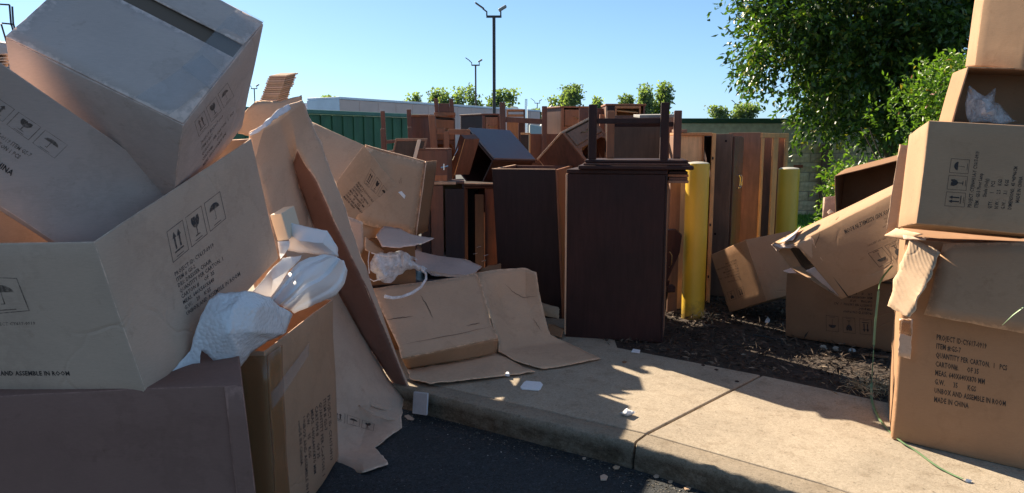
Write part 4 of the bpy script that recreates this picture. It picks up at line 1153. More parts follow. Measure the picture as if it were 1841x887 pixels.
# boards in the middle
def board(label, px0, px1, py0, py1, D, mat, th=0.02, name='upright_board', yaw=0.05, zb=None, group=None):
    a = P(px0, py1, D); b = P(px1, py1, D); z1 = P(px0, py0, D).z; zb = a.z if zb is None else zb
    fr = Frame((a.x, D, zb), (b.x - a.x, (b.x - a.x) * yaw, 0), (0, 1, 0), (0, 0, 1))
    o = box(name, fr, 0, fr.l[0], 0, th, 0, z1 - zb, W[mat], None, 0.003)
    return tag(o, label, 'board', group)
fr = Frame((P(911, 200, 9.15).x, 9.15, 1.2), (0.225, 0.0, 0), (0, 0.35, 0), (0, 0, 0.735))
t = thing('orange_cabinet', 'small raw orange cabinet between the two dark table posts', 'cabinet', fr.at(0.11, 0.2, 0))
w, d, h = fr.l
box('side_panel', fr, 0, 0.018, 0, d, 0, h, W['orange'], t); box('side_panel', fr, w - 0.018, w, 0, d, 0, h, W['mahog'], t)
box('top_panel', fr, 0.019, w - 0.019, 0, d, h - 0.018, h, W['orange'], t); box('cross_rail', fr, 0.019, w - 0.019, 0.005, 0.02, h - 0.09, h - 0.06, W['orange'], t)
box('front_panel', fr, 0.019, w * 0.64, 0.006, 0.02, 0, h - 0.12, W['orange'], t); box('inner_panel', fr, w * 0.64 + 0.002, w - 0.019, 0.05, 0.06, 0, h - 0.12, W['mahog'], t)
fr = Frame(P(936, 292, 8.75), (0.125, 0, 0), (0, 1, 0), (0, 0, 1))
t = thing('corner_frame', 'L-shaped pale frame corner right of the orange cabinet', 'frame', fr.at(0.06, 0, 0))
z1 = P(936, 239, 8.75).z - fr.o.z
box('frame_rail', fr, 0, 0.115, 0, 0.02, z1 - 0.022, z1, W['raw'], t); box('frame_rail', fr, 0.097, 0.115, 0, 0.02, 0, z1 - 0.023, W['raw'], t)
box('infill', fr, 0, 0.096, 0.01, 0.016, 0, z1 - 0.023, W['olive'], t, 0)
board('plain red-brown board behind the tipped nightstand', 952, 1005, 241, 300, 8.9, 'mahog')
board('reddish wide board right of the tipped nightstand', 1040, 1087, 195, 300, 8.2, 'mahog')
board('narrow red-brown board with worn edge left of the dark underside panel', 1077, 1086, 206, 300, 7.6, 'redbr', 0.04)
board('thin pale worn edge strip beside the dark underside panel', 1087, 1090, 192, 300, 7.55, 'edge', 0.03)
board('dark olive table underside standing upright behind the upturned table', 1089, 1186, 219, 300, 7.2, 'olive', 0.025)
board('brown board right of the dark olive underside', 1199, 1209, 212, 320, 7.3, 'brown')
board('pinkish narrow board between the right table legs', 1208, 1216, 224, 320, 7.25, 'edge')
fr = Frame((P(1090, 190, 8.0).x, 8.0, 1.2), (0.42, 0.03, 0), (0, 0.4, 0), (0, 0, 0.745))
t = thing('shelf_cabinet', 'open shelf cabinet with orange raw frame on the skyline right of centre', 'cabinet', fr.at(0.2, 0.2, 0))
w, d, h = fr.l
carcass(t, fr, (W['mahog'], W['redbr'], W['tan']), top_over=0.01)
box('end_board', fr, 0.0, 0.09, -0.02, -0.002, 0, h - 0.024, W['navy'], t)
for a_ in ((0.092, w - 0.05, h - 0.05, h - 0.024), (0.092, 0.112, 0.3, h - 0.051), (w - 0.07, w - 0.05, 0.3, h - 0.051), (0.092, w - 0.05, 0.28, 0.40)): box('frame_rail', fr, a_[0], a_[1], -0.02, -0.002, a_[2], a_[3], W['orange'], t)
box('sagging_shelf', Frame(fr.at(0.112, 0, h - 0.08), (1, 0, -0.09), (0, 1, 0), (0.09, 0, 1)), 0, w - 0.19, 0, 0.3, 0, 0.014, W['raw'], t)
dresser('dark dresser behind the bollard end of the pile', 0.62, 7.9, 0, 0.75, 0.55, 1.19, 'dark', 'mahog')
board('reddish board lying on edge behind the upturned table top', 1100, 1212, 208, 224, 7.6, 'mahog')

# --- row of tall wardrobes on the right, backs and open sides to the lens
fr = Frame((P(1214, 300, 7.0).x, 7.0, 0), (0.375, 0.0, 0), (0, 0.5, 0), (0, 0, 1.63))
t = thing('open_armoire', 'tall open armoire with tan inside behind the nearer yellow bollard', 'armoire', fr.at(0.2, 0.25, 0))
w, d, h = fr.l
box('side_panel', fr, 0.0, 0.018, 0, d, 0, h - 0.03, W['brown'], t)
box('side_panel', fr, w - 0.036, w, 0, 0.03, 0, h - 0.005, W['raw'], t, 0.004)
box('side_panel', fr, w - 0.02, w - 0.002, 0.032, d, 0, h - 0.03, W['dark'], t)
box('back_panel', fr, 0.02, w - 0.12, 0.03, 0.042, 0, h - 0.03, W['tan'], t, 0)
box('divider', fr, w - 0.118, w - 0.112, 0.0, 0.068, 0, h - 0.03, W['orange'], t, 0)
box('back_panel', fr, w - 0.12, w - 0.04, 0.25, 0.26, 0, h - 0.03, W['dark'], t, 0)
box('top_panel', fr, -0.0, w - 0.038, 0, d, h - 0.028, h, W['orange'], t, 0.004)
box('top_block', fr, 0.0, 0.10, -0.01, 0.2, h + 0.002, h + 0.03, W['brown'], t, 0.004)
for z in (0.25, 0.75, 1.38): box('hinge_block', fr, w - 0.034, w - 0.02, -0.012, -0.002, z, z + 0.025, W['dark'], t, 0.002)
fr = Frame((P(1317, 243, 7.3).x, 7.3, 0), (0.235, 0.44, 0), (-0.40, 0.214, 0), (0, 0, 1.622))
t = thing('armoire', 'brown-sided armoire with a pair of curved silver handles on red doors', 'armoire', fr.at(0.25, 0.2, 0))
w, d, h = fr.l
box('side_panel', fr, 0, 0.02, 0, d, 0, h, W['brown'], t, 0.003)
box('side_panel', fr, w - 0.02, w, 0, d, 0, h - 0.02, W['brown'], t)
box('top_panel', fr, 0.021, w - 0.021, 0, d, h - 0.04, h - 0.02, W['mahog'], t)
box('back_panel', fr, 0.021, w - 0.021, d - 0.012, d, 0, h - 0.042, W['tan'], t, 0)
for k in (0, 1):
    dr = box('door', fr, 0.022 + k * (w / 2 - 0.02), w / 2 + k * (w / 2 - 0.022), -0.02, -0.002, 0.05, h - 0.03, W['mahog'], t, 0.004)
    handle(dr, fr, w / 2 - 0.05 + k * 0.09, -0.02, 1.08, 0.13, M['silver'], False)
for (z, y) in ((h - 0.08, 0.05), (0.62, 0.12), (0.62, 0.20)): box('screw_plug', fr, -0.003, 0.0, y, y + 0.02, z, z + 0.02, W['dark'], t, 0)
fr = Frame((P(1368, 243, 7.9).x, 7.9, 0), (0.49, 0.58, 0), (-0.28, 0.21, 0), (0, 0, 1.642))
t = thing('armoire', 'armoire with torn open side and raw orange stiles left of the farther bollard', 'armoire', fr.at(0.3, 0.2, 0))
w, d, h = fr.l
box('side_panel', fr, 0, 0.022, 0, d, 0, h, W['brown'], t, 0.003)
box('inner_back', fr, 0.024, w, d - 0.014, d, 0, h - 0.03, W['navy'], t, 0)
box('top_rail', fr, 0.0, w, -0.02, 0.01, h - 0.055, h - 0.005, W['raw'], t, 0.004)
box('stile', fr, 0.0, 0.05, -0.024, -0.002, 0, h - 0.057, W['raw'], t, 0.004)
box('stile', fr, w * 0.42, w * 0.60, -0.022, 0.0, 0, h - 0.057, W['raw'], t, 0.004)
box('stile', fr, w * 0.90, w, -0.022, 0.0, 0.0, h - 0.057, W['raw'], t, 0.004)
box('side_panel', fr, w - 0.02, w, 0.002, d, 0, h - 0.03, W['brown'], t)
box('bottom_panel', fr, 0.024, w - 0.022, 0.002, d - 0.016, 0.03, 0.05, W['brown'], t)
# pieces between the big cabinet and the nearer bollard
board('tan upright board squeezed between the largest cabinet and the nearer bollard', 1216, 1240, 316, 560, 6.75, 'tan', 0.02, zb=0.0)
board('brown upright board just right of the largest cabinet', 1199, 1217, 310, 560, 6.6, 'brown', 0.02, zb=0.0)
fr = Frame(P(1196, 500, 6.35), (0.16, 0.02, 0.0), (0, 0.3, 0), (0.03, 0, 0.4))
vs = [P(1196, 414, 6.3), P(1215, 414, 6.3), P(1226, 424, 6.32), P(1222, 455, 6.34), P(1200, 505, 6.34), P(1196, 505, 6.34)]
vs2 = [v + Vector((0.02, 0.10, 0.0)) for v in vs]; n = len(vs)
t = thing('chair_back', 'dark red chair piece jammed right of the largest cabinet', 'chair', (vs[0].x, 6.35, 0.55))
mesh('splat', vs + vs2, [tuple(range(n)), tuple(range(2 * n - 1, n - 1, -1))] + [(i, n + i, n + (i + 1) % n, (i + 1) % n) for i in range(n)], W['dark'], t)
handle(t, Frame(P(1203, 480, 6.27), (1, 0, 0), (0, 1, 0), (0, 0, 1)), 0, 0, 0, 0.13, M['brass'], False)
a = P(1200, 505, 6.36); tube('leg', [Vector((a.x - 0.03, 6.40, -0.01)), a], 0.02, W['dark'], t)
tag(box('wood_offcut', Frame(P(1199, 527, 6.3), (1, 0, 0.05), (0, 1, 0), (0, 0, 1)), 0, 0.075, 0, 0.1, 0, 0.055, W['dark'], None, 0.01), 'small dark offcut wedged low beside the largest cabinet', 'wood offcut')

# --- yellow bollards
def bollard(label, x, y, h, r):
    t = thing('bollard', label, 'bollard', (x, y, -0.01), 'yellow steel bollards')
    n = 40; vs = []; fs = []
    prof = [(r, -0.05), (r, h - 0.012), (r * 0.985, h - 0.003), (r * 0.95, h)]
    for (rr, z) in prof:
        for k in range(n): vs.append((x + rr * math.cos(2 * math.pi * k / n), y + rr * math.sin(2 * math.pi * k / n), z))
    for j in range(len(prof) - 1):
        for k in range(n): fs.append((j * n + k, j * n + (k + 1) % n, (j + 1) * n + (k + 1) % n, (j + 1) * n + k))
    mesh('pipe', vs, fs, M['yellow'], t, smooth=True, sharp=60)
    prof = [(r * 0.95, h), (r * 0.8, h + 0.008), (r * 0.4, h + 0.014), (0.001, h + 0.016)]
    vs = []; fs = []
    for (rr, z) in prof:
        for k in range(n): vs.append((x + rr * math.cos(2 * math.pi * k / n), y + rr * math.sin(2 * math.pi * k / n), z))
    for j in range(len(prof) - 1):
        for k in range(n): fs.append((j * n + k, j * n + (k + 1) % n, (j + 1) * n + (k + 1) % n, (j + 1) * n + k))
    mesh('concrete_cap', vs, fs, simple('cap_grey', (0.4, 0.38, 0.33), 0.9, nscale=20), t, smooth=True, sharp=60)
c = G(1250, 574); bollard('nearer yellow bollard in front of the open armoire', c.x, c.y + 0.1, 1.36, 0.100)
c = P(1421, 300, 7.35); bollard('farther yellow bollard right of the raw orange stiles', c.x - 0.01, 7.35, c.z - 0.02, 0.101)

# =====================================================================================
#                                       CARTONS
# =====================================================================================
TXT = ['PROJECT ID:CY617-0919', 'ITEM #:GS-7', 'QUANTITY PER CARTON.  1   PCS', 'CARTON#.      OF 35', 'MEAS. 640X640X870 MM', 'G.W.      35       KGS', 'UNBOX AND ASSEMBLE IN ROOM', 'MADE IN CHINA']
G_L = 'cartons heaped on the left'; G_R = 'cartons stacked on the right'
def carton(label, c8, mat, group, **kw):
    if isinstance(c8, Frame): c8 = c8.corners()
    c8 = [Vector(c) for c in c8]
    base = sum((c8[i] for i in range(8)), Vector()) / 8; base.z = min(c.z for c in c8)
    t = thing('cardboard_carton', label, 'carton', base, group)
    o, bvh = carton_mesh('body', c8, CB[mat], t, **kw)
    return t, bvh
def flap(name, parent, q, mat, **kw):
    """q: four world corners"""
    kw.setdefault('cuts', 6)
    return sheet(name, q, [(0, 1, 2, 3)], CB[mat] if mat in CB else mat, parent, **kw)
def px4(*a): return [P(x, y, D) for x, y, D in a]
def Q(*a): return [(x, y, 0) for x, y in a]

# ---- left heap
fr = Frame((-1.7676, 2.6953, 1.5012), (0.489, 0.07, -0.2586), (0.1389, 0.4009, 0.3711), (0.2475, -0.415, 0.3557))
t, bv = carton('topmost big carton of the left heap with a dark gap between its taped flaps', fr, 'grey', G_L, seed=1, amp=0.004)
w, d, h = fr.l
flap('flap', t, [fr.at(0.004, 0.004, h + 0.004), fr.at(w - 0.004, 0.004, h + 0.004), fr.at(w - 0.006, d * 0.60, h + 0.012), fr.at(0.004, d * 0.60, h + 0.012)], 'grey', amp=0.003, seed=2, thick=0.005)
flap('flap', t, [fr.at(0.004, d * 0.72, h + 0.010), fr.at(w - 0.006, d * 0.72, h + 0.018), fr.at(w - 0.004, d - 0.004, h + 0.004), fr.at(0.004, d - 0.004, h + 0.004)], 'grey', amp=0.003, seed=3, thick=0.005)
box('shaded_inner_flap', fr, 0.01, w - 0.012, d * 0.58, d * 0.74, h + 0.001, h + 0.003, simple('shadowed_inner_flap', (0.16, 0.11, 0.08), 0.9), t, 0)  # dark colour paints the shade in the gap between the flaps
print_on('print', t, bv, icons(('up', 'glass', 'umb'), 0, 0, 0.29, 0.8, 0.06), Q((357, 246), (421, 172), (409, 148), (349, 219)), M['ink_faint'])
print_on('print', t, bv, lines(TXT[:5], 0, 0.8, 0.15, 0.2, 0.055), Q((365, 300), (432, 205), (424, 172), (360, 250)), M['ink_faint'])
q = [fr.at(w - 0.11, d * 0.35, h + 0.013), fr.at(w + 0.001, d * 0.30, h + 0.014), fr.at(w + 0.001, d * 0.99, h + 0.019), fr.at(w - 0.10, d * 0.98, h + 0.019)]
flap('tape', t, q, M['tape_clear'], amp=0.003, jag=0.004, thick=0.0005, seed=8)
q = [fr.at(w - 0.16, 0.01, h + 0.010), fr.at(w - 0.05, 0.01, h + 0.010), fr.at(w + 0.001, d * 0.45, h + 0.015), fr.at(w - 0.09, d * 0.5, h + 0.015)]
flap('tape', t, q, M['tape_clear'], amp=0.003, jag=0.004, thick=0.0005, seed=9)

bk = Vector((0.03, 0.15, -0.12))
q = [P(-125, 290, 2.28), P(224, 516, 2.56), P(-60, 70, 2.12), P(345, 352, 2.73)]
c8 = [q[0], q[1], q[0] + bk, q[1] + bk, q[2], q[3], q[2] + bk, q[3] + bk]
t, bv = carton('slanting carton wedged under the topmost one, marked MADE IN CHINA at the left edge', c8, 'grey', G_L, seed=4, amp=0.005)
print_on('print', t, bv, icons(('up', 'glass', 'umb'), 0, 0, 0.30, 0.8, 0.05), Q((-35, 191), (98, 285), (122, 261), (-14, 169)), M['ink_faint'])
print_on('print', t, bv, lines(['PROJECT ID:CY617-0919 ITEM GS-7', 'QUANTITY PER CARTON 1 PCS', '', 'UNBOX AND ASSEMBLE'], 0, 0.82, 0.18, 0.22, 0.052), Q((-100, 240), (40, 336), (84, 290), (-60, 195)), M['ink_faint'])
print_on('print', t, bv, [(text_shape('MADE IN CHINA'), 0, 0.1, 0.115, 1.1)], Q((-68, 256), (30, 325), (38, 314), (-60, 246)), M['ink'])

fr = Frame((-1.8349, 2.4029, 0.6979), (0.6526, -0.0952, 0.0263), (0.1325, 0.9917, 0.3029), (-0.0447, -0.158, 0.5368))
t, bv = carton('large open carton at the front of the left heap with arrows and glass printed', fr, 'pale', G_L, seed=5, amp=0.004, omit=('z1',), n=9)
print_on('print', t, bv, icons(('up', 'glass', 'umb'), 0, 0, 0.30, 0.8, 0.05), Q((310.7, 473), (406, 393), (395, 344), (299, 417)), M['ink_hazy'])
print_on('print', t, bv, lines(['PROJECT ID: CY617-0919', 'ITEM # GS-2', 'DES: DRESSER CHAIR', 'QUANTITY PER CARTON. 1', 'CARTON #     OF  35', 'MEAS. 640X560X640', 'G.W.    28    KGS', 'UNBOX AND ASSEMBLE IN ROOM'], 0, 0.90, 0.115, 0.125, 0.060), Q((336, 570), (437, 494), (414, 410), (312, 489)), M['ink_hazy'])
print_on('print', t, bv, icons(('umb',), 0, 0, 1.0, 0.8, 0.05), Q((-25, 566), (54, 559), (31, 500), (-45, 497)), M['ink_faint'])
print_on('print', t, bv, [(text_shape('PROJECT CY617-0919'), 0, 0, 0.09, 1.0)], Q((-20, 586), (75, 583), (74, 576), (-22, 578)), M['ink_faint'])
print_on('print', t, bv, [(text_shape('UNBOX AND ASSEMBLE IN ROOM'), 0, 0, 0.062, 1.2)], Q((-40, 675), (128, 675), (126, 666), (-42, 665)))

fr = Frame((-2.016, 2.3378, -0.2056), (1.198, -0.0176, 0.066), (-0.19, 0.47, 0.011), (-0.0506, -0.0202, 0.9146))
t, bv = carton('plain dark reddish carton at the bottom left corner under the large open carton', fr, 'mauve', G_L, seed=6, amp=0.004)
w, d, h = fr.l
flap('flap', t, [fr.at(w - 0.062, -0.004, 0.02), fr.at(w - 0.0, -0.008, 0.02), fr.at(w - 0.002, -0.007, h - 0.006), fr.at(w - 0.062, -0.004, h - 0.002)], 'mauve', amp=0.002, thick=0.004, seed=7, jag=0.002)

fr = Frame((-1.6149, 2.9117, -0.1392), (0.6387, -0.0407, -0.0008), (0.0554, 0.8702, 0.0213), (-0.0003, -0.0213, 0.8689))
t, bv = carton('tape-wrapped upright carton with sideways print and glossy corner, holding white foam', fr, 'taped', G_L, seed=7, amp=0.008, omit=('z1',), n=9)
print_on('print', t, bv, lines(['PROJECT ID: CY617-0919', 'ITEM # GS-7', 'QUANTITY PER CARTON. 1', 'CARTON #    OF 35', 'MEAS. 640X640X870 MM', 'G.W.    35    KGS', 'UNBOX AND ASSEMBLE IN ROOM', 'MADE IN CHINA'], 0, 0.89, 0.11, 0.125, 0.056), Q((535, 758), (545, 946), (603, 890), (595, 707)), M['ink_hazy'])
w, d, h = fr.l
flap('tape', t, [fr.at(w + 0.006, -0.004, 0.0), fr.at(w + 0.009, 0.14, 0.0), fr.at(w + 0.010, 0.14, h - 0.02), fr.at(w + 0.006, -0.004, h - 0.02)], M['tape_brown'], amp=0.004, jag=0.003, thick=0.0005, seed=11)
flap('tape', t, [fr.at(w + 0.004, -0.010, 0.0), fr.at(w - 0.22, -0.012, 0.0), fr.at(w - 0.20, -0.012, h - 0.02), fr.at(w + 0.004, -0.010, h - 0.02)], M['tape_brown'], amp=0.004, jag=0.003, thick=0.0005, seed=12)
flap('tape', t, [fr.at(w + 0.012, 0.0, 0.62), fr.at(w + 0.013, 0.45, 0.70), fr.at(w + 0.013, 0.47, 0.76), fr.at(w + 0.012, 0.0, 0.69)], M['tape_clear'], amp=0.003, jag=0.004, thick=0.0005, seed=13)

fr = Frame((-1.28, 4.8054, 1.0981), (0.1913, 0.5367, -0.3769), (-0.4407, 0.2793, 0.1739), (0.2907, 0.1944, 0.4245))
c8 = fr.corners()
for i in (0, 1, 2, 3): c8[i] = c8[i] - fr.u[2] * 0.22
t, bv = carton('carton standing on one corner behind the tall torn sheet, printed arrows and glass', c8, 'tan', G_L, seed=9, amp=0.005)
print_on('print', t, bv, icons(('up', 'glass', 'umb'), 0, 0, 0.28, 0.8, 0.08), Q((654, 329), (688, 360), (698, 345), (666, 303)))
print_on('print', t, bv, lines(['PROJECT ID:CY617-0919 GS-7'] + TXT[1:], 0, 0.90, 0.12, 0.125, 0.058), Q((616, 355), (660, 404), (679, 371), (645, 326)))
flap('tape', t, px4((722, 344, 5.32), (729, 352, 5.34), (727, 358, 5.34), (716, 346, 5.30)), M['foam'], amp=0.002, thick=0.002)

# ---- open panel carton (upright, worn pale edge)
pts = dict(a=(657, 262, 5.15), b=(764, 291, 5.62), c=(746, 421, 5.62), d=(690, 408, 5.3))
t = thing('opened_carton', 'opened carton standing on edge beside the corner-standing one, worn pale rim', 'carton', P(*pts['c']), G_L)
q = px4((640, 400, 5.15), (746, 424, 5.62), (764, 291, 5.62), (657, 262, 5.15))
o, bv = flap('back_panel', t, q, 'tan', amp=0.006, thick=0.006, seed=14)
nb = (q[1] - q[0]).cross(q[2] - q[0]).normalized(); nb = nb if nb.y < 0 else -nb
q2 = [q[1], q[1] + Vector((0.06, 0.30, 0.0)), q[2] + Vector((0.06, 0.30, 0.0)), q[2]]
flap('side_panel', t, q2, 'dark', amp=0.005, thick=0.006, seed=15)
flap('rim', t, [q[2] + nb * 0.002, q[2] + Vector((0.012, -0.012, 0.004)), q[1] + Vector((0.012, -0.012, 0)), q[1] + nb * 0.002], 'pale', amp=0.003, thick=0.006, cuts=8, seed=16)
flap('rim', t, [q[3] + Vector((0, -0.012, 0.004)), q[2] + Vector((0, -0.012, 0.004)), q[2] + Vector((0, -0.002, -0.006)), q[3] + Vector((0, -0.002, -0.006))], 'pale', amp=0.003, thick=0.006, cuts=8, seed=17)
print_on('print', t, bv, lines(['640X640', 'GS-7'], 0, 0.5, 0.5, 0.6, 0.2), Q((717, 330), (716, 316), (721, 316), (722, 330)), M['ink_faint'], 0.006)

c = upright(-1.18, 5.30, -0.0, 14, 0.48, 0.42, 0.845)  # mostly unseen carton, added to block sun slivers under the opened one
carton('added dark carton under the upright opened one, mostly unseen, blocking sun slivers', c, 'dark', G_L, seed=18, amp=0.005)
# ---- tall torn sheet leaning on the heap
r_ = [P(534, 271, 3.85), P(570, 328, 3.97), P(600, 398, 4.08), P(660, 519, 4.27), P(694, 600, 4.42), P(741, 717, 4.60)]
l_ = [P(527, 296, 3.93), P(541, 345, 4.06), P(560, 400, 4.18), P(611, 531, 4.36), P(650, 602, 4.50), P(722, 713, 4.66)]
e_ = [P(448, 241, 3.45), P(474, 224, 3.5), P(497, 204, 3.6), P(520, 188, 3.68), P(542, 181, 3.76), P(559, 215, 3.92), P(591, 297, 4.08), P(604, 328, 4.18), P(622, 386, 4.24), P(664, 500, 4.36), P(697, 598, 4.46), P(742, 714, 4.61)]
t = thing('leaning_carton_sheet', 'tall torn opened carton leaning from the kerb up against the left heap', 'cardboard sheet', P(741, 717, 4.6), G_L)
# upper light face
vs = e_ + r_ + l_ + [P(455, 300, 3.5), P(478, 380, 3.62), P(505, 470, 3.8)]
iE, iR, iL, iM = 0, 12, 18, 24
F = [(0, 1, iM), (1, 2, iL, iM), (2, 3, iR, iL), (3, 4, 5, iR), (5, 6, iR + 1, iR), (6, 7, 8, iR + 1), (iR + 1, 8, iR + 2), (iR + 2, 8, 9, iR + 3), (iR + 3, 9, 10, iR + 4), (iR + 4, 10, 11, iR + 5),
     (iM, iL, iL + 1, iM + 1), (iM + 1, iL + 1, iL + 2, iM + 2)]
o, bvu = sheet('upper_face', vs, F, CB['pale'], t, cuts=5, amp=0.008, jag=0.004, seed=21, thick=0.006)
st = [p for pair in zip(r_, l_) for p in pair]
strip_sheet('folded_side', [[a_, b_] for a_, b_ in zip(r_, l_)], CB['mauve'], t, cuts=5, amp=0.004, seed=22, thick=0.006)  # darker board puts the shade of the turned-down fold into the colour
low_l = [P(478, 380, 3.72), P(520, 470, 3.85), P(572, 590, 3.92), P(590, 690, 3.95), P(598, 735, 3.92), P(603, 775, 3.84), P(606, 815, 3.77), P(612, 849, 3.70)]
low_k = [P(430, 420, 3.9), P(455, 500, 4.0), P(480, 600, 4.1), P(490, 690, 4.15), P(495, 735, 4.2), P(498, 775, 4.2), P(500, 800, 4.2), P(500, 815, 4.2)]  # unseen column added to keep sun off the asphalt
low_m = [P(510, 365, 3.95), P(565, 500, 4.15), P(618, 600, 4.22), P(648, 680, 4.22), P(655, 728, 4.12), P(657, 765, 3.98), P(657, 805, 3.85), P(655, 850, 3.68)]
low_r = [P(541, 345, 4.08), P(611, 531, 4.37), P(650, 602, 4.51), P(700, 685, 4.60), P(725, 713, 4.56), G(721, 770, -0.11), G(674, 806, -0.12), G(697, 834, -0.12)]
low_m = low_m[:5] + [G(660, 762, -0.08), G(645, 812, -0.12), G(655, 850, -0.125)]
o, bvl = strip_sheet('lower_face', [[k_, a_, b_, c_] for k_, a_, b_, c_ in zip(low_k, low_l, low_m, low_r)], CB['pale'], t, cuts=6, amp=0.007, jag=0.007, seed=23, thick=0.006, sharp=15)
print_on('print', t, bvl, icons(('up', 'umb', 'glass'), 0, 0, 0.30, 0.8, 0.05), Q((596, 755), (671, 777), (673, 763), (596, 737)), None, 0.006)
strip_sheet('crease_ridge', [[P(640, 708, 4.17), P(642, 713, 4.17)], [P(668, 724, 4.18), P(669, 731, 4.17)], [P(697, 733, 4.27), P(697, 739, 4.26)], [P(718, 735, 4.36), P(718, 739, 4.35)]], CB['pale'], t, cuts=4, amp=0.003, thick=0.003, seed=24)
strip_sheet('crease_ridge', [[P(645, 728, 4.07), P(645, 731, 4.07)], [P(672, 742, 4.08), P(673, 747, 4.07)], [P(700, 750, 4.16), P(700, 755, 4.15)], [P(716, 752, 4.22), P(716, 756, 4.22)]], CB['pale'], t, cuts=4, amp=0.003, thick=0.003, seed=25)
strip_sheet('torn_lip', [[P(449, 240, 3.44), P(450, 245, 3.43)], [P(475, 221, 3.49), P(477, 229, 3.48)], [P(498, 199, 3.59), P(501, 210, 3.58)], [P(518, 188, 3.66), P(522, 196, 3.66)]], simple('torn_white_liner', (0.62, 0.64, 0.70), 0.8, nscale=20), t, cuts=5, amp=0.006, jag=0.008, thick=0.004, seed=26)
# panel corner behind the fold
tag(flap('cardboard_scrap', None, px4((618, 386, 4.55), (652, 400, 4.62), (653, 446, 4.62), (640, 470, 4.55)), 'pale', amp=0.004, seed=27)[0], 'pale cardboard corner sticking out right of the tall torn sheet', 'cardboard piece', G_L)
# folded flaps and bundle behind the ridge
q = [P(430, 240, 3.9), P(441, 200, 3.9), P(462, 179, 3.95), P(503, 182, 3.98), P(541, 171, 4.0), P(543, 184, 3.98), P(515, 200, 3.9), P(470, 250, 3.85)]
tag(sheet('cardboard_scrap', q, [(0, 1, 2, 7), (2, 3, 6, 7), (3, 4, 5, 6)], CB['tan'], None, cuts=6, amp=0.010, jag=0.006, seed=28)[0], 'curled cardboard flap behind the top ridge of the tall torn sheet', 'cardboard piece', G_L)
fr = Frame(P(464, 186, 4.05), P(497, 186, 4.0) - P(464, 186, 4.05), (0.02, 0.16, 0.03), P(482, 131, 4.05) - P(464, 181, 4.05))
t = thing('cardboard_bundle', 'short bundle of folded corrugated strips poking up against the sky', 'cardboard bundle', fr.at(0.05, 0.05, 0), G_L)
w, d, h = fr.l
for k in range(13):
    y0 = random.random() * 0.008
    box('layer', fr, random.random() * 0.006, w - random.random() * 0.006, y0, d - random.random() * 0.02, k * h / 13, (k + 0.72) * h / 13, CB[('tan', 'pale', 'ribbed')[k % 3]], t, 0)
box('core', fr, 0.008, w - 0.008, 0.012, d - 0.02, 0.0, h * 0.99, CB['dark'], t, 0)
# tall open carton behind the heap; its sunlit flap edges show at the far left
c = P(13, 121, 3.05)
fr = upright(c.x - 0.62, 3.05, -0.14, 0, 0.62, 0.48, c.z + 0.14)
t, bv = carton('tall open carton with sunlit flap edges at the far left behind the slanting one', fr, 'tan', G_L, seed=19, amp=0.005)
for k in range(4):
    flap('flap', t, px4((-60, 100 + k * 5, 3.06 + k * 0.03), (15, 98 + k * 5.5, 3.06), (15, 103 + k * 5.3, 3.40), (-60, 105 + k * 5, 3.42)), 'pale', amp=0.004, seed=30 + k)

# ---- flattened carton on the kerb, with torn mouth
t = thing('flattened_carton', 'wide opened carton lying across the sidewalk with its flaps spread on the concrete', 'carton', G(900, 640))
A_, B_, C_ = G(669, 519, 0.52), G(824, 499, 0.52), G(858, 490, 0.52)
rows = [[A_, G(745, 509, 0.52), B_, C_],
        [G(692, 570, 0.36), G(760, 557, 0.36), G(830, 545, 0.36), G(872, 538, 0.36)],
        [G(717, 623, 0.20), G(775, 611, 0.20), G(835, 598, 0.20), G(885, 588, 0.20)],
        [G(722, 645, 0.135), G(780, 633, 0.135), G(840, 620, 0.135), G(895, 609, 0.135)]]
_o, bvb = strip_sheet('broad_side', rows, CB['tan'], t, cuts=4, amp=0.006, seed=41, sharp=14)
rows = [[G(722, 645, 0.135), G(780, 633, 0.135), G(840, 620, 0.135), G(895, 609, 0.135)],
        [G(733, 664, 0.022), G(785, 656, 0.022), G(840, 647, 0.022), G(894, 636, 0.022)]]
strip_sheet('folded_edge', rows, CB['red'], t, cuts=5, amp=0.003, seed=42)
rows = [[G(733, 664, 0.022), G(785, 656, 0.022), G(840, 647, 0.022), G(894, 636, 0.024)],
        [G(736, 680, 0.030), G(772, 690, 0.028), G(850, 682, 0.024), G(960, 669, 0.014)]]
strip_sheet('floor_flap', rows, CB['tan'], t, cuts=7, amp=0.006, jag=0.007, seed=43)
rows = [[C_, G(900, 485, 0.53), G(945, 482, 0.53), G(964, 490, 0.51)],
        [G(872, 538, 0.36), G(905, 534, 0.33), G(945, 530, 0.33), G(971, 532, 0.34)],
        [G(887, 588, 0.19), G(920, 582, 0.17), G(955, 577, 0.17), G(981, 578, 0.17)],
        [G(896, 612, 0.105), G(930, 607, 0.09), G(965, 602, 0.085), G(989, 602, 0.085)],
        [G(896, 632, 0.045), G(940, 624, 0.036), G(985, 617, 0.036), G(1020, 617, 0.034)],
        [G(925, 648, 0.030), G(965, 641, 0.026), G(1010, 633, 0.024), G(1050, 631, 0.022)],
        [G(973, 664, 0.014), G(1010, 659, 0.014), G(1045, 652, 0.014), G(1080, 645, 0.013)]]
_o, bvc = strip_sheet('curved_side', rows, CB['tan'], t, cuts=4, amp=0.005, jag=0.004, seed=44, sharp=40)
M['tear'] = simple('torn_fibre_dark', (0.10, 0.055, 0.035), 0.95)  # dark brown for the drawn tears and creases
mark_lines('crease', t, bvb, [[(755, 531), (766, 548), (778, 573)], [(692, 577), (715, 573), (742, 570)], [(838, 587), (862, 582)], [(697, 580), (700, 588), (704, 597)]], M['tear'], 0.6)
mark_lines('crease', t, bvb, [[(717, 622), (800, 606), (884, 588)]], M['tear'], 0.35)
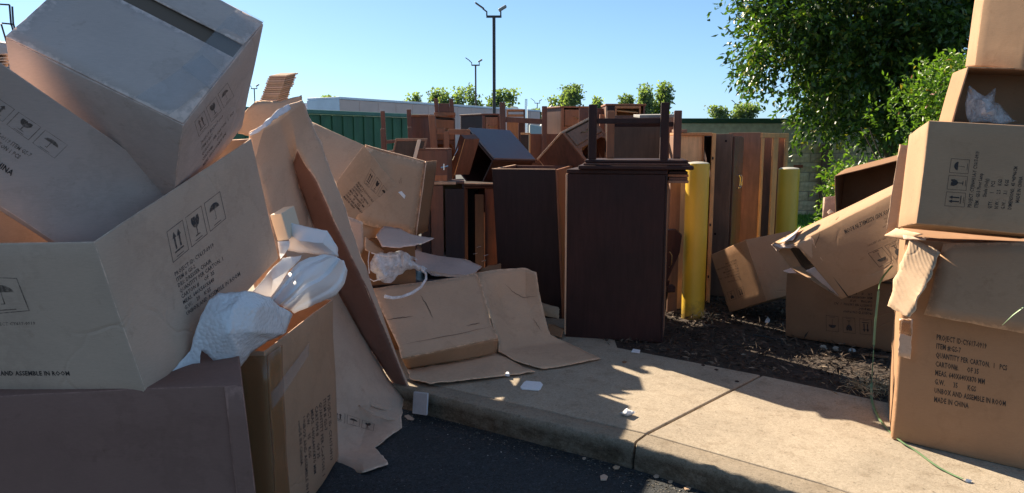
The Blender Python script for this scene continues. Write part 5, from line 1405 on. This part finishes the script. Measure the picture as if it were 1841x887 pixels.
mark_lines('crease', t, bvc, [[(906, 510), (920, 524), (940, 536), (966, 533)], [(958, 572), (964, 582), (973, 596)]], M['tear'], 0.4)
# black liner sheet put in for the dark interior, and the far flaps
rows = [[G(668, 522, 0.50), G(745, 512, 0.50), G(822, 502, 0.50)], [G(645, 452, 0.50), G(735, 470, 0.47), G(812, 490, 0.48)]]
strip_sheet('dark_interior_sheet', rows, M['dark_interior'], t, cuts=8, amp=0.02, seed=45, thick=0.002)
rows = [[P(672, 452, 5.95), P(700, 449, 6.1), P(738, 446, 6.3), P(766, 438, 6.5)], [P(708, 470, 5.85), P(735, 468, 5.95), P(775, 463, 6.2), P(812, 457, 6.4)],
        [P(770, 490, 5.72), P(800, 488, 5.85), P(830, 485, 6.0), P(866, 480, 6.1)], [P(776, 496, 5.66), P(805, 497, 5.74), P(832, 497, 5.8), P(856, 490, 5.9)]]
strip_sheet('far_flap', rows, CB['grey'], t, cuts=4, amp=0.007, jag=0.005, seed=46)
strip_sheet('curled_strip', [[P(810, 455, 6.42), P(816, 464, 6.3)], [P(832, 464, 6.30), P(832, 480, 6.15)], [P(850, 472, 6.2), P(848, 486, 6.08)], [P(866, 480, 6.12), P(857, 488, 6.02)]], CB['pale'], t, cuts=5, amp=0.010, jag=0.005, seed=47)
strip_sheet('torn_lip', [[P(774, 488, 5.64), P(776, 493, 5.6)], [P(805, 493, 5.64), P(808, 498, 5.6)], [P(835, 494, 5.68), P(837, 498, 5.64)]], CB['pale'], t, cuts=5, amp=0.006, jag=0.008, seed=48)
# grey leaf of cardboard above it
tag(sheet('cardboard_scrap', px4((676, 424, 5.2), (690, 408, 5.35), (720, 412, 5.45), (741, 423, 5.45), (781, 430, 5.45), (745, 442, 5.25), (715, 446, 5.15), (687, 443, 5.1)), [(0, 1, 6, 7), (1, 2, 5, 6), (2, 3, 4, 5)], CB['grey'], None, cuts=6, amp=0.008, jag=0.003, seed=49)[0],
    'grey pointed leaf of cardboard lying above the torn mouth of the wide opened carton', 'cardboard piece')
tag(flap('cardboard_scrap', None, px4((655, 425, 5.2), (690, 452, 5.25), (684, 462, 5.2), (655, 450, 5.15)), 'tan', amp=0.006, jag=0.003, seed=50)[0], 'small brown flap left of the torn white plastic film', 'cardboard piece')
tag(strip_sheet('cardboard_scrap', [[P(858, 486, 6.1), P(862, 490, 6.05)], [P(880, 478, 6.15), P(880, 487, 6.1)], [P(900, 474, 6.2), P(902, 484, 6.12)]], CB['dark'], None, cuts=5, amp=0.01, jag=0.006, seed=51)[0], 'torn brown scrap standing on the top edge of the wide opened carton', 'cardboard piece')
# curl of corrugated board between the cabinets
rows = []
a_, b_ = G(955, 566, 0.10), G(1004, 575, 0.10)
for k in range(9):
    th = R(-20 + k * 26); rr = 0.075
    off = Vector((0, math.cos(th) * rr, math.sin(th) * rr + 0.03)); rows.append([a_ + off + Vector((0, 0.1, 0)), a_.lerp(b_, 0.5) + off + Vector((0, 0.05, 0)), b_ + off])
tag(strip_sheet('cardboard_curl', rows, CB['ribbed'], None, cuts=3, amp=0.008, jag=0.008, seed=52, thick=0.004, sharp=60)[0], 'curled corrugated roll catching the sun at the foot of the largest cabinet', 'cardboard piece')
tag(flap('cardboard_scrap', None, [G(980, 600, 0.03), G(1008, 606, 0.02), G(1014, 590, 0.06), G(985, 583, 0.09)], 'dark', amp=0.012, jag=0.008, seed=53)[0], 'crumpled brown scrap under the sunlit corrugated roll', 'cardboard piece')

# ---- wrinkled bags and wraps
from mathutils.geometry import delaunay_2d_cdt
def lump(name, outline, D, infl, mat, parent=None, step=7, fold=0.02, seed=0, back=0.5, fscale=9, stretch=(1, 1, 1), power=0.5, diag=False):
    n = len(outline)
    pts = []
    for i in range(n):           # round the outline a little
        a_, b_ = Vector(outline[i]), Vector(outline[(i + 1) % n]); k = max(1, int((b_ - a_).length / step))
        pts += [a_.lerp(b_, j / k) for j in range(k)]
    nb_ = len(pts); edges = [(i, (i + 1) % nb_) for i in range(nb_)]
    xs = [p.x for p in pts]; ys = [p.y for p in pts]
    def dist(p):
        m_ = 1e9
        for i in range(nb_):
            a_, b_ = pts[i], pts[(i + 1) % nb_]; ab = b_ - a_; tt_ = max(0, min(1, (p - a_).dot(ab) / max(ab.dot(ab), 1e-9))); m_ = min(m_, (a_ + ab * tt_ - p).length)
        return m_
    def inside(p):
        c_ = False
        for i in range(nb_):
            a_, b_ = pts[i], pts[(i + 1) % nb_]
            if (a_.y > p.y) != (b_.y > p.y) and p.x < (b_.x - a_.x) * (p.y - a_.y) / (b_.y - a_.y) + a_.x: c_ = not c_
        return c_
    inner = []
    y = min(ys)
    while y < max(ys):
        x = min(xs)
        while x < max(xs):
            p = Vector((x + random.uniform(-1, 1) * step * 0.25, y + random.uniform(-1, 1) * step * 0.25))
            if inside(p) and dist(p) > step * 0.45: inner.append(p)
            x += step
        y += step
    res = delaunay_2d_cdt(pts + inner, edges, [], 1, 1e-4)
    V2, F2 = res[0], res[2]
    dm = max([dist(p) for p in inner] + [1])
    s = Vector((seed * 1.3, seed * 4.1, seed))
    vs = []; fr_i = []; bk_i = []
    for i, p in enumerate(V2):
        dd_ = D(p.x, p.y) if callable(D) else D
        h_ = (min(1, dist(p) / dm) ** power) if i >= nb_ else 0
        w0 = P(p.x, p.y, dd_)
        q_ = Vector((w0.x * stretch[0], w0.y * stretch[1], w0.z * stretch[2]))
        if diag: q_ = Vector(((w0.x - w0.z) * 1.6, w0.y, (w0.x + w0.z) * 0.35))
        wq = q_ + 0.05 * noise.noise_vector(q_ * 6 + s)
        rid = lambda f__: (1 - min(1, 2.2 * abs(noise.noise(wq * f__ + s)))) ** 2
        nz = -0.9 * rid(fscale) - 0.5 * rid(fscale * 2.2) + 0.7 * noise.noise(q_ * fscale * 0.5 + s) + 0.4
        f_ = P(p.x, p.y, dd_ - infl * h_ + fold * nz * (0.3 + h_)); f_.z += 0.5 * fold * noise.noise(q_ * fscale * 1.7 + s * 2)
        fr_i.append(len(vs)); vs.append(f_)
        if i >= nb_: bk_i.append(len(vs)); vs.append(P(p.x, p.y, dd_ + infl * h_ * back))
        else: bk_i.append(fr_i[-1])
    fs = []
    for f in F2:
        fs.append(tuple(fr_i[i] for i in f)); fs.append(tuple(bk_i[i] for i in reversed(f)))
    return mesh(name, vs, [f for f in fs if len(set(f)) == len(f)], mat, parent, smooth=True, sharp=70)
def bw(x, y, d=0.0): return P(x, y, 2.50 + (x - 330) * 0.0019 - d)
vs = [bw(391, 528), bw(438, 525.6, .02), bw(486, 533), bw(496, 552, .02), bw(512, 600), bw(484, 613), bw(452, 635, .03), bw(430, 662, .03), bw(401, 664, .03), bw(379, 642, .05), bw(362, 628, .03), bw(343, 629), bw(360, 577, .02), bw(374, 543),
      bw(420, 550, .10), bw(462, 556, .11), bw(410, 600, .14), bw(455, 598, .13), bw(400, 565, .09), bw(425, 632, .11),
      bw(350, 664, .0), bw(338, 690, .0), bw(304, 677, .0), bw(325, 650, .0), bw(360, 655, .02),
      bw(526, 567, -.05), bw(514, 598, -.04)]
F = [(0, 1, 14, 18), (0, 18, 12, 13), (1, 2, 15, 14), (2, 3, 15), (3, 4, 17, 15), (4, 5, 17), (5, 6, 17), (6, 19, 16, 17), (6, 7, 19), (7, 8, 19), (8, 9, 16, 19), (9, 10, 16), (10, 12, 18, 16), (10, 11, 12), (14, 15, 17, 16), (14, 16, 18),
     (11, 10, 24, 20), (11, 20, 23), (23, 20, 21, 22), (2, 25, 26, 3), (3, 26, 4)]
def wrap_sheet(name, label, vs, F, mat, amp, seed, cuts=6, sharp=28, freq=9):
    o, _b = sheet(name, vs, F, mat, None, cuts=cuts, amp=amp, thick=0.003, seed=seed, sharp=sharp, freq=freq, jag=0.003)
    return tag(o, label, 'foam sheet' if 'foam' in name else 'bubble wrap')
wrap_sheet('bubble_wrap', 'large crumpled sheet of white bubble wrap spilling over the front cartons', vs, F, M['bubble'], 0.009, 91, freq=6, sharp=75, cuts=7)
def fo(x, y, d=0.0): return P(x, y, 3.10 + (x - 480) * 0.0028 - d)
ends = [((484, 538), (529, 564)), ((503, 515), (549, 554)), ((521, 490), (577, 543)), ((539, 472), (602, 532)), ((557, 463), (618, 511)), ((580, 458), (625, 486)), ((600, 461), (619, 472))]
rows = []
for i_, (a_, b_) in enumerate(ends):
    row = []
    for j_ in range(13):
        tt_ = j_ / 12; x_ = a_[0] + (b_[0] - a_[0]) * tt_; y_ = a_[1] + (b_[1] - a_[1]) * tt_
        row.append(fo(x_, y_, 0.13 * math.sin(math.pi * tt_) * (0.5 + 0.5 * math.sin(math.pi * min(1, (i_ + 1) / 5))) + (0.007 if j_ % 2 else -0.003) + 0.012 * math.sin(j_ * 1.7 + i_ * 0.4)))
    rows.append(row)
tag(strip_sheet('foam_wrap', rows, M['foamsheet'], None, cuts=2, amp=0.012, jag=0.004, thick=0.004, seed=92, sharp=50)[0], 'fat pleated sleeve of white foam sheet lying over the taped carton', 'foam sheet')
def ff(x, y, d=0.0): return P(x, y, 3.44 - d)
vs = [ff(513, 398), ff(554, 409, .03), ff(588, 416, .02), ff(605, 445, .0), ff(607, 461), ff(561, 458, .03), ff(518, 451, .0), ff(520, 420, .02), ff(580, 437, .12), ff(540, 432, .12)]
wrap_sheet('foam_wrap', 'white foam-wrapped end above the fat pleated foam sleeve', vs, [(0, 1, 9, 7), (1, 2, 8, 9), (2, 3, 8), (3, 4, 8), (4, 5, 9, 8), (5, 6, 7, 9)], M['foamsheet'], 0.007, 93)
def fg(x, y, d=0.0): return P(x, y, 3.20 + (x - 455) * 0.002 - d)
vs = [fg(452, 526), fg(484, 491), fg(508, 464), fg(542, 459, .03), fg(520, 487, .05), fg(503, 514, .04), fg(484, 538), fg(492, 505, .05)]
wrap_sheet('foam_wrap', 'flat fold of foam sheet between the large open carton and the fat sleeve', vs, [(0, 1, 7, 6), (1, 2, 4, 7), (2, 3, 4), (4, 5, 7), (5, 6, 7)], M['foamsheet'], 0.006, 94)
fr = Frame(P(499, 434, 3.34), P(520, 431, 3.34) - P(499, 434, 3.34), (0.0, 0.22, 0.02), P(485, 387, 3.34) - P(499, 434, 3.34))
tag(box('foam_block', fr, 0, fr.l[0], 0, 0.2, 0, fr.l[2], simple('cream_foam', (0.68, 0.56, 0.42), 0.8), None, 0.004), 'cream foam block standing beside the edge of the large open carton', 'foam block')
tag(lump('foam_wrap', [(499, 435), (521, 432), (520, 445), (512, 457), (504, 467)], 3.30, 0.01, M['foamsheet'], step=5, fold=0.01, seed=6), 'small fold of foam below the cream block', 'foam sheet')
tag(lump('plastic_film', [(665, 470), (675, 458), (695, 454), (722, 452), (742, 461), (752, 468), (740, 467), (756, 477), (768, 486), (760, 489), (745, 485), (728, 488), (712, 497), (703, 508), (692, 510), (678, 506), (676, 493), (666, 488)],
         lambda x, y: 5.12 + (x - 665) * 0.003, 0.07, M['film_white'], step=4, fold=0.05, seed=7, fscale=12), 'torn white plastic film bunched in the mouth of the wide opened carton', 'plastic film')
tag(tube('plastic_tail', [P(760, 487, 5.30), P(766, 492, 5.26), P(766, 502, 5.22), P(757, 516, 5.17), P(741, 527, 5.12), P(722, 534, 5.06), P(706, 536, 5.0), P(692, 533, 4.97)], 0.010, M['film_white'], None, n=6, radii=[0.010, 0.008, 0.009, 0.010, 0.011, 0.010, 0.011, 0.014]),
    'twisted white tail of film hanging over the broad side of the opened carton', 'plastic film')
for k, (a0, a1, a2) in enumerate((((664, 452), (662, 470), (664, 492)), ((662, 500), (672, 506), (690, 500)), ((668, 455), (690, 461), (716, 460)))):
    tag(tube('plastic_shred', [P(*a0, 5.15), P(*a1, 5.10), P(*a2, 5.08)], 0.004, M['film_white'], None, n=5), ('upright', 'low', 'level')[k] + ' thin shred of plastic beside the torn white film', 'plastic shred', 'shreds of white plastic')
tag(lump('clear_film_bag', [(1735, 184), (1742, 160), (1757, 167), (1771, 170), (1790, 161), (1788, 187), (1803, 198), (1830, 222), (1785, 226), (1743, 222)], 3.72, 0.08, M['filmbag'], step=5, fold=0.07, seed=9, fscale=11), 'crumpled clear plastic bag inside the open carton on top of the lamp carton', 'plastic bag')

# ---- right-hand stack
vd = Vector((0.425, 0.905, 0)) * 0.66
FL = Vector((1.99, 3.70, 0.0)); FRt = Vector((2.53, 3.25, 0.0)); hz = Vector((0, 0, 1.065))
c8 = [FL, FRt, FL + vd, FRt + vd]; c8 = c8 + [c + hz for c in c8]
t, bv = carton('big bottom right carton printed PROJECT ID and MADE IN CHINA standing on the sidewalk', c8, 'red', G_R, seed=61, amp=0.0035, rnd=0.016, n=9)
print_on('print', t, bv, lines(TXT, 0, 0.905, 0.11, 0.131, 0.0605), Q((1679, 721), (1812, 746), (1818, 624), (1684, 599)))
flap('flap', t, px4((1663, 566, 3.49), (1870, 606, 3.16), (1870, 436, 3.25), (1697, 439, 3.53)), 'warm', amp=0.006, jag=0.004, thick=0.006, seed=62)
q = px4((1595, 551, 3.64), (1634, 571, 3.49), (1646, 556, 3.47), (1652, 535, 3.46), (1672, 500, 3.47), (1690, 453, 3.51), (1637, 427, 3.64), (1617, 485, 3.66))
sheet('torn_flap', q, [(0, 1, 2, 7), (2, 3, 4, 7), (4, 5, 6, 7)], CB['ribbed'], t, cuts=6, amp=0.004, jag=0.008, thick=0.007, seed=63, sharp=12)
sheet('torn_lip', px4((1622, 424, 3.6), (1664, 428, 3.5), (1663, 432, 3.48), (1624, 430, 3.58)), [(0, 1, 2, 3)], CB['pale'], t, cuts=4, amp=0.004, jag=0.003, seed=64)
a_ = [P(1619, 572, 3.655), P(1641, 575, 3.62), P(1638, 645, 3.62), P(1615, 640, 3.655)]
flap('tape', t, a_, CB['pale'], amp=0.005, jag=0.006, thick=0.001, seed=65)
flap('tape', t, [v + Vector((-0.004, -0.006, 0)) for v in a_[:2]] + [P(1640, 606, 3.615), P(1617, 600, 3.65)], M['tape_brown'], amp=0.007, jag=0.006, thick=0.0006, seed=66)
# small tape scraps at the foot
tag(tube('green_blade', [P(1802, 585, 3.15), P(1822, 566, 3.12), P(1850, 545, 3.10)], 0.006, M['strap'], None, n=6, radii=[0.002, 0.008, 0.008], flat=0.3), 'short green strap end crossing the flap of the big bottom right carton', 'strap')

fr = Frame((1.8633, 3.3917, 1.1723), (0.5221, -0.1687, -0.0376), (0.1226, 0.3931, -0.0622), (0.053, 0.0584, 0.4735))
t, bv = carton('lamp shade carton with sideways print, sunlit end, on top of the big bottom right carton', fr, 'warm', G_R, seed=67, amp=0.003, n=8)
w, d, h = fr.l
print_on('print', t, bv, icons(('up', 'glass', 'umb'), 0, 0, 0.30, 0.8, 0.05), Q((1733.6, 373), (1743.5, 287.5), (1710, 285), (1698, 370.5)))
LT = ['PROJECT :CYJIN0431A-Y CY617-0919', 'ITEM : GS-3 Floor Lamp', '           Shade (Only)', 'QTY :      1     PCS', 'N.W. :     2.5    KGS', 'G.W. :     3.1    KGS', 'DIMENSIONS:  45 *45*46CM', '       MADE IN CHINA']
print_on('print', t, bv, lines(LT, 0, 0.90, 0.105, 0.13, 0.054), Q((1829, 378), (1846, 265), (1753, 262.6), (1736.7, 373)))
q = [P(1591, 424, 3.86), P(1617, 259, 3.92), P(1636, 262, 3.90), P(1612, 414, 3.84)]
flap('end_flap', t, q, 'tan', amp=0.003, jag=0.002, thick=0.006, seed=68)
flap('bottom_flap', t, [P(1591, 424, 3.86), P(1625, 431, 3.70), P(1659, 422, 3.44), P(1612, 411, 3.80)], 'tan', amp=0.003, jag=0.002, thick=0.006, seed=69)

o_ = P(1709, 226, 3.64)
fr = Frame(o_, (0.56, -0.15, -0.03), (0.12, 0.33, 0.0), P(1740, 120, 3.66) - o_)
t, bv = carton('open carton on its side holding a clear bag, on the lamp shade carton', fr, 'red', G_R, seed=70, amp=0.003, omit=('y0',))
w, d, h = fr.l
flap('inner_fold', t, [fr.at(0.01, 0.05, 0.012), fr.at(0.35, 0.05, 0.012), fr.at(0.35, d * 0.8, 0.03), fr.at(0.01, d * 0.8, 0.03)], 'pale', amp=0.003, seed=71)
o_ = P(1751, 119, 3.78)
fr = Frame(o_, P(1848, 128, 3.56) - o_, P(1735, 121, 4.10) - o_, (0.035, 0.0, 0.62))
carton('narrow tall carton at the top right corner standing against the leaves', fr, 'warm', G_R, seed=72, amp=0.003)

# slanting torn carton
c8 = px4((1513, 538, 4.95), (1645, 484, 4.42), (1420, 482, 5.50), (1650, 450, 4.72), (1429, 440, 5.15), (1648, 325, 4.50), (1388, 437, 5.55), (1640, 316, 4.85))
t, bv = carton('slanting torn carton with upside-down UNBOX AND ASSEMBLE print and dark burst end', c8, 'warm', G_R, seed=73, amp=0.006, omit=('x0',), bulge=0.02, n=9)
print_on('print', t, bv, [(text_shape('UNBOX AND ASSEMBLE IN ROOM'), 0, 0, 0.0605, 1.2)], Q((1608, 371), (1514, 415), (1517, 424), (1610, 379)))
print_on('print', t, bv, icons(('glass', 'umb'), 0, 0, 0.46, 0.8, 0.08), Q((1615, 431), (1560.6, 456), (1581, 481), (1634, 455)))
print_on('print', t, bv, lines(['QUANTITY PER CARTON 1', '', '', 'MEAS 640X640', 'G.W. 35 KGS', 'MADE IN CHINA'], 0, 0.9, 0.14, 0.17, 0.07), Q((1612, 380), (1572, 398), (1552, 448), (1604, 424)), M['ink_faint'])
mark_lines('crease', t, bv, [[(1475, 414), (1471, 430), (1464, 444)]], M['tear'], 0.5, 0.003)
flap('dark_hole_sheet', t, [v.lerp(Vector(c8[1 + 2 * k_]), 0.10) for k_, v in ((0, Vector(c8[0])), (1, Vector(c8[2])), (3, Vector(c8[6])), (2, Vector(c8[4])))], M['dark_interior'], amp=0.006, seed=88)  # black sheet put inside the burst end for its shaded interior
flap('torn_flap', t, px4((1448, 487, 5.2), (1472, 476, 5.1), (1513, 538, 4.96), (1494, 522, 5.05)), 'grey', amp=0.004, jag=0.006, seed=74)
sheet('torn_flap', px4((1386, 439, 5.55), (1431, 440, 5.17), (1436, 445, 5.2), (1405, 446, 5.35), (1398, 452, 5.5)), [(0, 1, 2, 3), (0, 3, 4)], CB['grey'], t, cuts=5, amp=0.005, jag=0.008, seed=75)
sheet('torn_flap', px4((1429, 441, 5.14), (1460, 425, 5.05), (1480, 470, 5.0), (1470, 476, 5.05)), [(0, 1, 2, 3)], CB['tan'], t, cuts=6, amp=0.006, jag=0.008, seed=76)
flap('torn_flap', t, px4((1395, 438, 5.5), (1420, 425, 5.4), (1440, 408, 5.3), (1425, 432, 5.2)), 'grey', amp=0.004, jag=0.003, seed=77)
flap('flap_tab', t, px4((1487, 382, 5.0), (1492, 377, 5.0), (1499, 382, 4.98), (1490, 386, 4.98)), 'pale', amp=0.003, seed=78)

# carton tipped behind the bollard
fr = Frame((1.9574, 6.5115, 0.0225), (0.1947, -0.3846, 0.188), (0.4844, 0.2677, 0.0459), (-0.1432, 0.173, 0.5022))
t, bv = carton('tipped carton right of the nearer yellow bollard, its faint print upside down', fr, 'red', G_R, seed=79, amp=0.005)
print_on('print', t, bv, lines(TXT, 0, 0.9, 0.12, 0.125, 0.06), Q((1323.6, 465), (1280, 482), (1297, 512), (1333, 504)), M['ink_faint'])
print_on('print', t, bv, icons(('up', 'glass', 'umb'), 0, 0, 0.27, 0.8, 0.09), Q((1336, 515), (1290, 533), (1296, 548), (1340, 531)))

# dark carton on the mulch
a_, b_ = G(1412, 605), G(1606, 635)
dv = (b_ - a_).normalized(); nv_ = Vector((-dv.y, dv.x, 0))
c8 = [a_, a_ + dv * 0.80, a_ + nv_ * 0.36, a_ + dv * 0.80 + nv_ * 0.36]; c8 += [c + Vector((-0.02, 0, 0.515)) for c in c8]
t, bv = carton('dark upside-down carton sitting on the mulch beneath the slanting torn carton', c8, 'dark', G_R, seed=80, amp=0.006)
print_on('print', t, bv, icons(('up', 'glass', 'umb'), 0, 0, 0.27, 0.8, 0.095), Q((1567, 575), (1485, 567), (1485.5, 595), (1568.6, 603)))
print_on('print', t, bv, lines(TXT[:6], 0, 0.86, 0.15, 0.17, 0.055), Q((1568.6, 527), (1500, 524), (1482, 560), (1568.6, 568)), M['ink'])
flap('flap', t, px4((1408, 487, 5.72), (1422, 482, 5.8), (1431, 491, 5.68), (1416, 490, 5.66)), 'grey', amp=0.003, seed=81)

# open carton behind the slanting one
o_ = P(1519, 400, 5.6); o_.z = 0.54
tl, tr_ = P(1500, 316, 5.62), P(1622, 286, 5.25)
c0 = Vector((tl.x + 0.06, tl.y - 0.02, 0.54)); c1 = Vector((tr_.x + 0.03, tr_.y - 0.02, 0.54)); bk = Vector((0.12, 0.38, 0.0))
c8 = [c0, c1, c0 + bk, c1 + bk, tl, tr_, P(1520, 304, 6.0), P(1640, 272, 5.6)]
carton('open-fronted carton behind the slanting torn one, below the bright shrub', c8, 'dark', G_R, seed=82, amp=0.005, omit=('y0',))
tag(flap('cardboard_scrap', None, [Vector((P(1481, 386, 5.95).x, 5.95, 0.0)), Vector((P(1512, 386, 5.9).x, 5.9, 0.0)), P(1506, 352, 5.9), P(1480, 356, 5.95)], 'pale', amp=0.004, seed=83)[0], 'small upright grey panel between the far bollard and the open-fronted carton', 'cardboard piece', G_R)

# ---- strap
pts = [(1604, 478, 4.38), (1583, 506, 4.52), (1578, 540, 4.50), (1573, 590, 4.45), (1570, 640, 4.4), (1567, 690, 4.42)]
sp_ = [P(*p) for p in pts] + [G(1568, 722, 0.008), G(1580, 752, 0.012), G(1600, 776, 0.006), G(1622, 795, 0.016), G(1646, 810, 0.006), G(1680, 835, 0.012), G(1706, 850, 0.006), G(1731, 861, 0.012)]
# smooth it
sm = []
for i in range(len(sp_) - 1):
    p0, p1, p2, p3 = sp_[max(i - 1, 0)], sp_[i], sp_[i + 1], sp_[min(i + 2, len(sp_) - 1)]
    for k in range(5):
        u = k / 5
        sm.append(0.5 * ((2 * p1) + (p2 - p0) * u + (2 * p0 - 5 * p1 + 4 * p2 - p3) * u * u + (3 * p1 - p0 - 3 * p2 + p3) * u ** 3))
sm.append(sp_[-1])
tag(tube('packing_strap', sm, 0.007, M['strap'], None, n=6, flat=0.22), 'long green packing strap hanging from the slanting carton and trailing across the sidewalk', 'strap')
c = G(1741, 865, 0.006); tag(lump('paper_scrap', [(1734, 864), (1738, 861), (1747, 863), (1748, 868), (1739, 869)], c.y, 0.006, M['foam'], step=3, fold=0.004, seed=12), 'tiny white crumb at the end of the green strap', 'scrap')

# =====================================================================================
#                                       LITTER
# =====================================================================================
def pad(name, label, cat, quad_px, th, mat, z=0.0, bev=0.006):
    q = [G(x, y, z) for x, y in quad_px]; n = len(q)
    vs = [v + Vector((0, 0, 0.001)) for v in q] + [v + Vector((0, 0, th)) for v in q]
    o = mesh(name, vs, [tuple(range(n)), tuple(range(2 * n - 1, n - 1, -1))] + [(i, n + i, n + (i + 1) % n, (i + 1) % n) for i in range(n)], mat)
    bm = bmesh.new(); bm.from_mesh(o.data); bmesh.ops.recalc_face_normals(bm, faces=bm.faces); bm.to_mesh(o.data); bm.free()
    bevel(o, bev, 3)
    return tag(o, label, cat)
pad('foam_pad', 'flat white foam pad lying in the shade on the sidewalk', 'foam pad', [(935, 699), (942, 690), (946, 688), (972, 690), (976, 694), (972, 702), (968, 704), (938, 702)], 0.014, M['foam'], bev=0.005)
q = [(1113, 748), (1121, 747), (1130, 755), (1142, 749), (1143, 745), (1133, 744), (1126, 739), (1117, 741)]
c = G(1128, 747)
o = lump('paper_sachet', [(1112, 744), (1119, 742), (1127, 735), (1133, 739), (1143, 742), (1139, 747), (1127, 752), (1120, 748)], c.y, 0.03, M['foam'], step=3, fold=0.012, seed=13)
o.location.z += 0.004; tag(o, 'small crumpled white sachet lying in the sunlit part of the sidewalk', 'sachet')
a_ = P(741, 744, 4.36); fr = Frame(a_, P(767, 748, 4.26) - a_, (0.03, 0.10, 0), P(743, 705, 4.42) - a_)
tag(box('foam_slab', fr, 0, fr.l[0], 0, 0.02, 0, fr.l[2], simple('grey_foam_slab', (0.50, 0.50, 0.52), 0.8, nscale=40, amp=0.06), None, 0.005), 'pale grey foam slab propped against the kerb beside the tall torn sheet', 'foam slab')
pad('paper_scrap', 'tiny white scrap on the floor flap of the wide opened carton', 'scrap', [(908, 677), (911, 673), (915, 674), (916, 678)], 0.02, M['foam'], 0.012, 0.003)
pad('paper_scrap', 'small white scrap on the edge of the mulch in front of the largest cabinet', 'scrap', [(1135, 634), (1138, 629), (1151, 631), (1150, 636)], 0.008, M['foam'], 0.0, 0.002)
pad('dry_leaf', 'curled brown dry leaf on the sunlit sidewalk near the wide opened carton', 'leaf', [(1118, 652), (1122, 650), (1127, 652), (1122, 654)], 0.008, CB['dark'], 0.0, 0.002)
pad('cardboard_scrap', 'torn tan scrap on the asphalt at the foot of the tall torn sheet', 'scrap', [(727, 749), (734, 747), (745, 754), (743, 757), (733, 755)], 0.006, CB['pale'], -0.138, 0.001)
pad('cardboard_scrap', 'second tan scrap on the asphalt just below the kerb joint', 'scrap', [(1079, 858), (1086, 855), (1093, 859), (1090, 865), (1080, 865)], 0.008, CB['pale'], -0.138, 0.001)
pad('paper_scrap', 'small white bit lying in the dark gap under the tipped carton', 'scrap', [(1375, 581), (1380, 573), (1384, 578), (1382, 582)], 0.02, M['foam'], 0.0, 0.002)
pad('cardboard_scrap', 'thin brown strip lying on the mulch beside the pebbles', 'scrap', [(1548, 636), (1600, 642), (1600, 645), (1550, 640)], 0.006, CB['dark'], 0.005, 0.001)
for k, (px, py, w_) in enumerate(((1050, 826, 'first'), (1108, 842, 'second'), (1180, 858, 'third'), (1205, 868, 'fourth'), (985, 800, 'fifth'), (1236, 880, 'sixth'))):
    r0 = 3.5 + (k * 7 % 4)
    pad('gutter_scrap', '%s of six tan crumbs lying in the gutter, counted along the kerb' % w_, 'scrap', [(px - r0, py), (px - r0 * 0.3, py - r0 * 0.45), (px + r0, py - 1), (px + r0 * 0.7, py + r0 * 0.4), (px - r0 * 0.5, py + r0 * 0.45)], 0.008, CB[('pale', 'tan')[k % 2]], -0.138, 0.001)
a_ = G(1354, 602, 0.03)
t = thing('bent_bracket', 'thin dark bracket lying on the mulch under the tipped carton', 'bracket', a_)
tube('arm', [a_, G(1405, 611, 0.03)], 0.006, M['rubber'], t, n=6); tube('arm', [G(1405, 611, 0.03), G(1407, 622, 0.0)], 0.006, M['rubber'], t, n=6); tube('arm', [a_, G(1357, 612, 0.0)], 0.006, M['rubber'], t, n=6)
def pebble(label, px, py, r, mat, seed):
    c = G(px, py + 2, 0.0); bm = bmesh.new(); bmesh.ops.create_icosphere(bm, subdivisions=3, radius=r)
    for v in bm.verts:
        v.co *= 1 + 0.35 * noise.noise(v.co * 18 + Vector((seed, seed, 0))); v.co.z *= 0.75; v.co += c + Vector((0, 0, r * 0.6))
    return tag(from_bm('pebble', bm, mat, None, True, 50), label, 'stone', 'pale stones on the mulch')
pebble('leftmost of the three pale stones on the mulch before the dark carton', 1480, 627, 0.026, M['stone'], 3)
pebble('middle one of the three pale stones on the mulch', 1503, 629, 0.024, M['stone'], 9)
pebble('rightmost, glinting one of the three pale stones on the mulch', 1532, 632, 0.026, simple('glinting_stone', (0.35, 0.38, 0.38), 0.25, nscale=20), 15)
# red-brown bits: more dry leaves on the shaded walk
for k, (px, py, w_) in enumerate(((1264, 657, 'left'), (1288, 665, 'middle'), (1325, 686, 'right'))):
    pad('dry_leaf', '%s one of three dark leaf bits on the shaded strip of sidewalk' % w_, 'leaf', [(px - 4, py), (px, py - 1), (px + 4, py + 1), (px, py + 2)], 0.005, W['dark'], 0.0, 0.001)
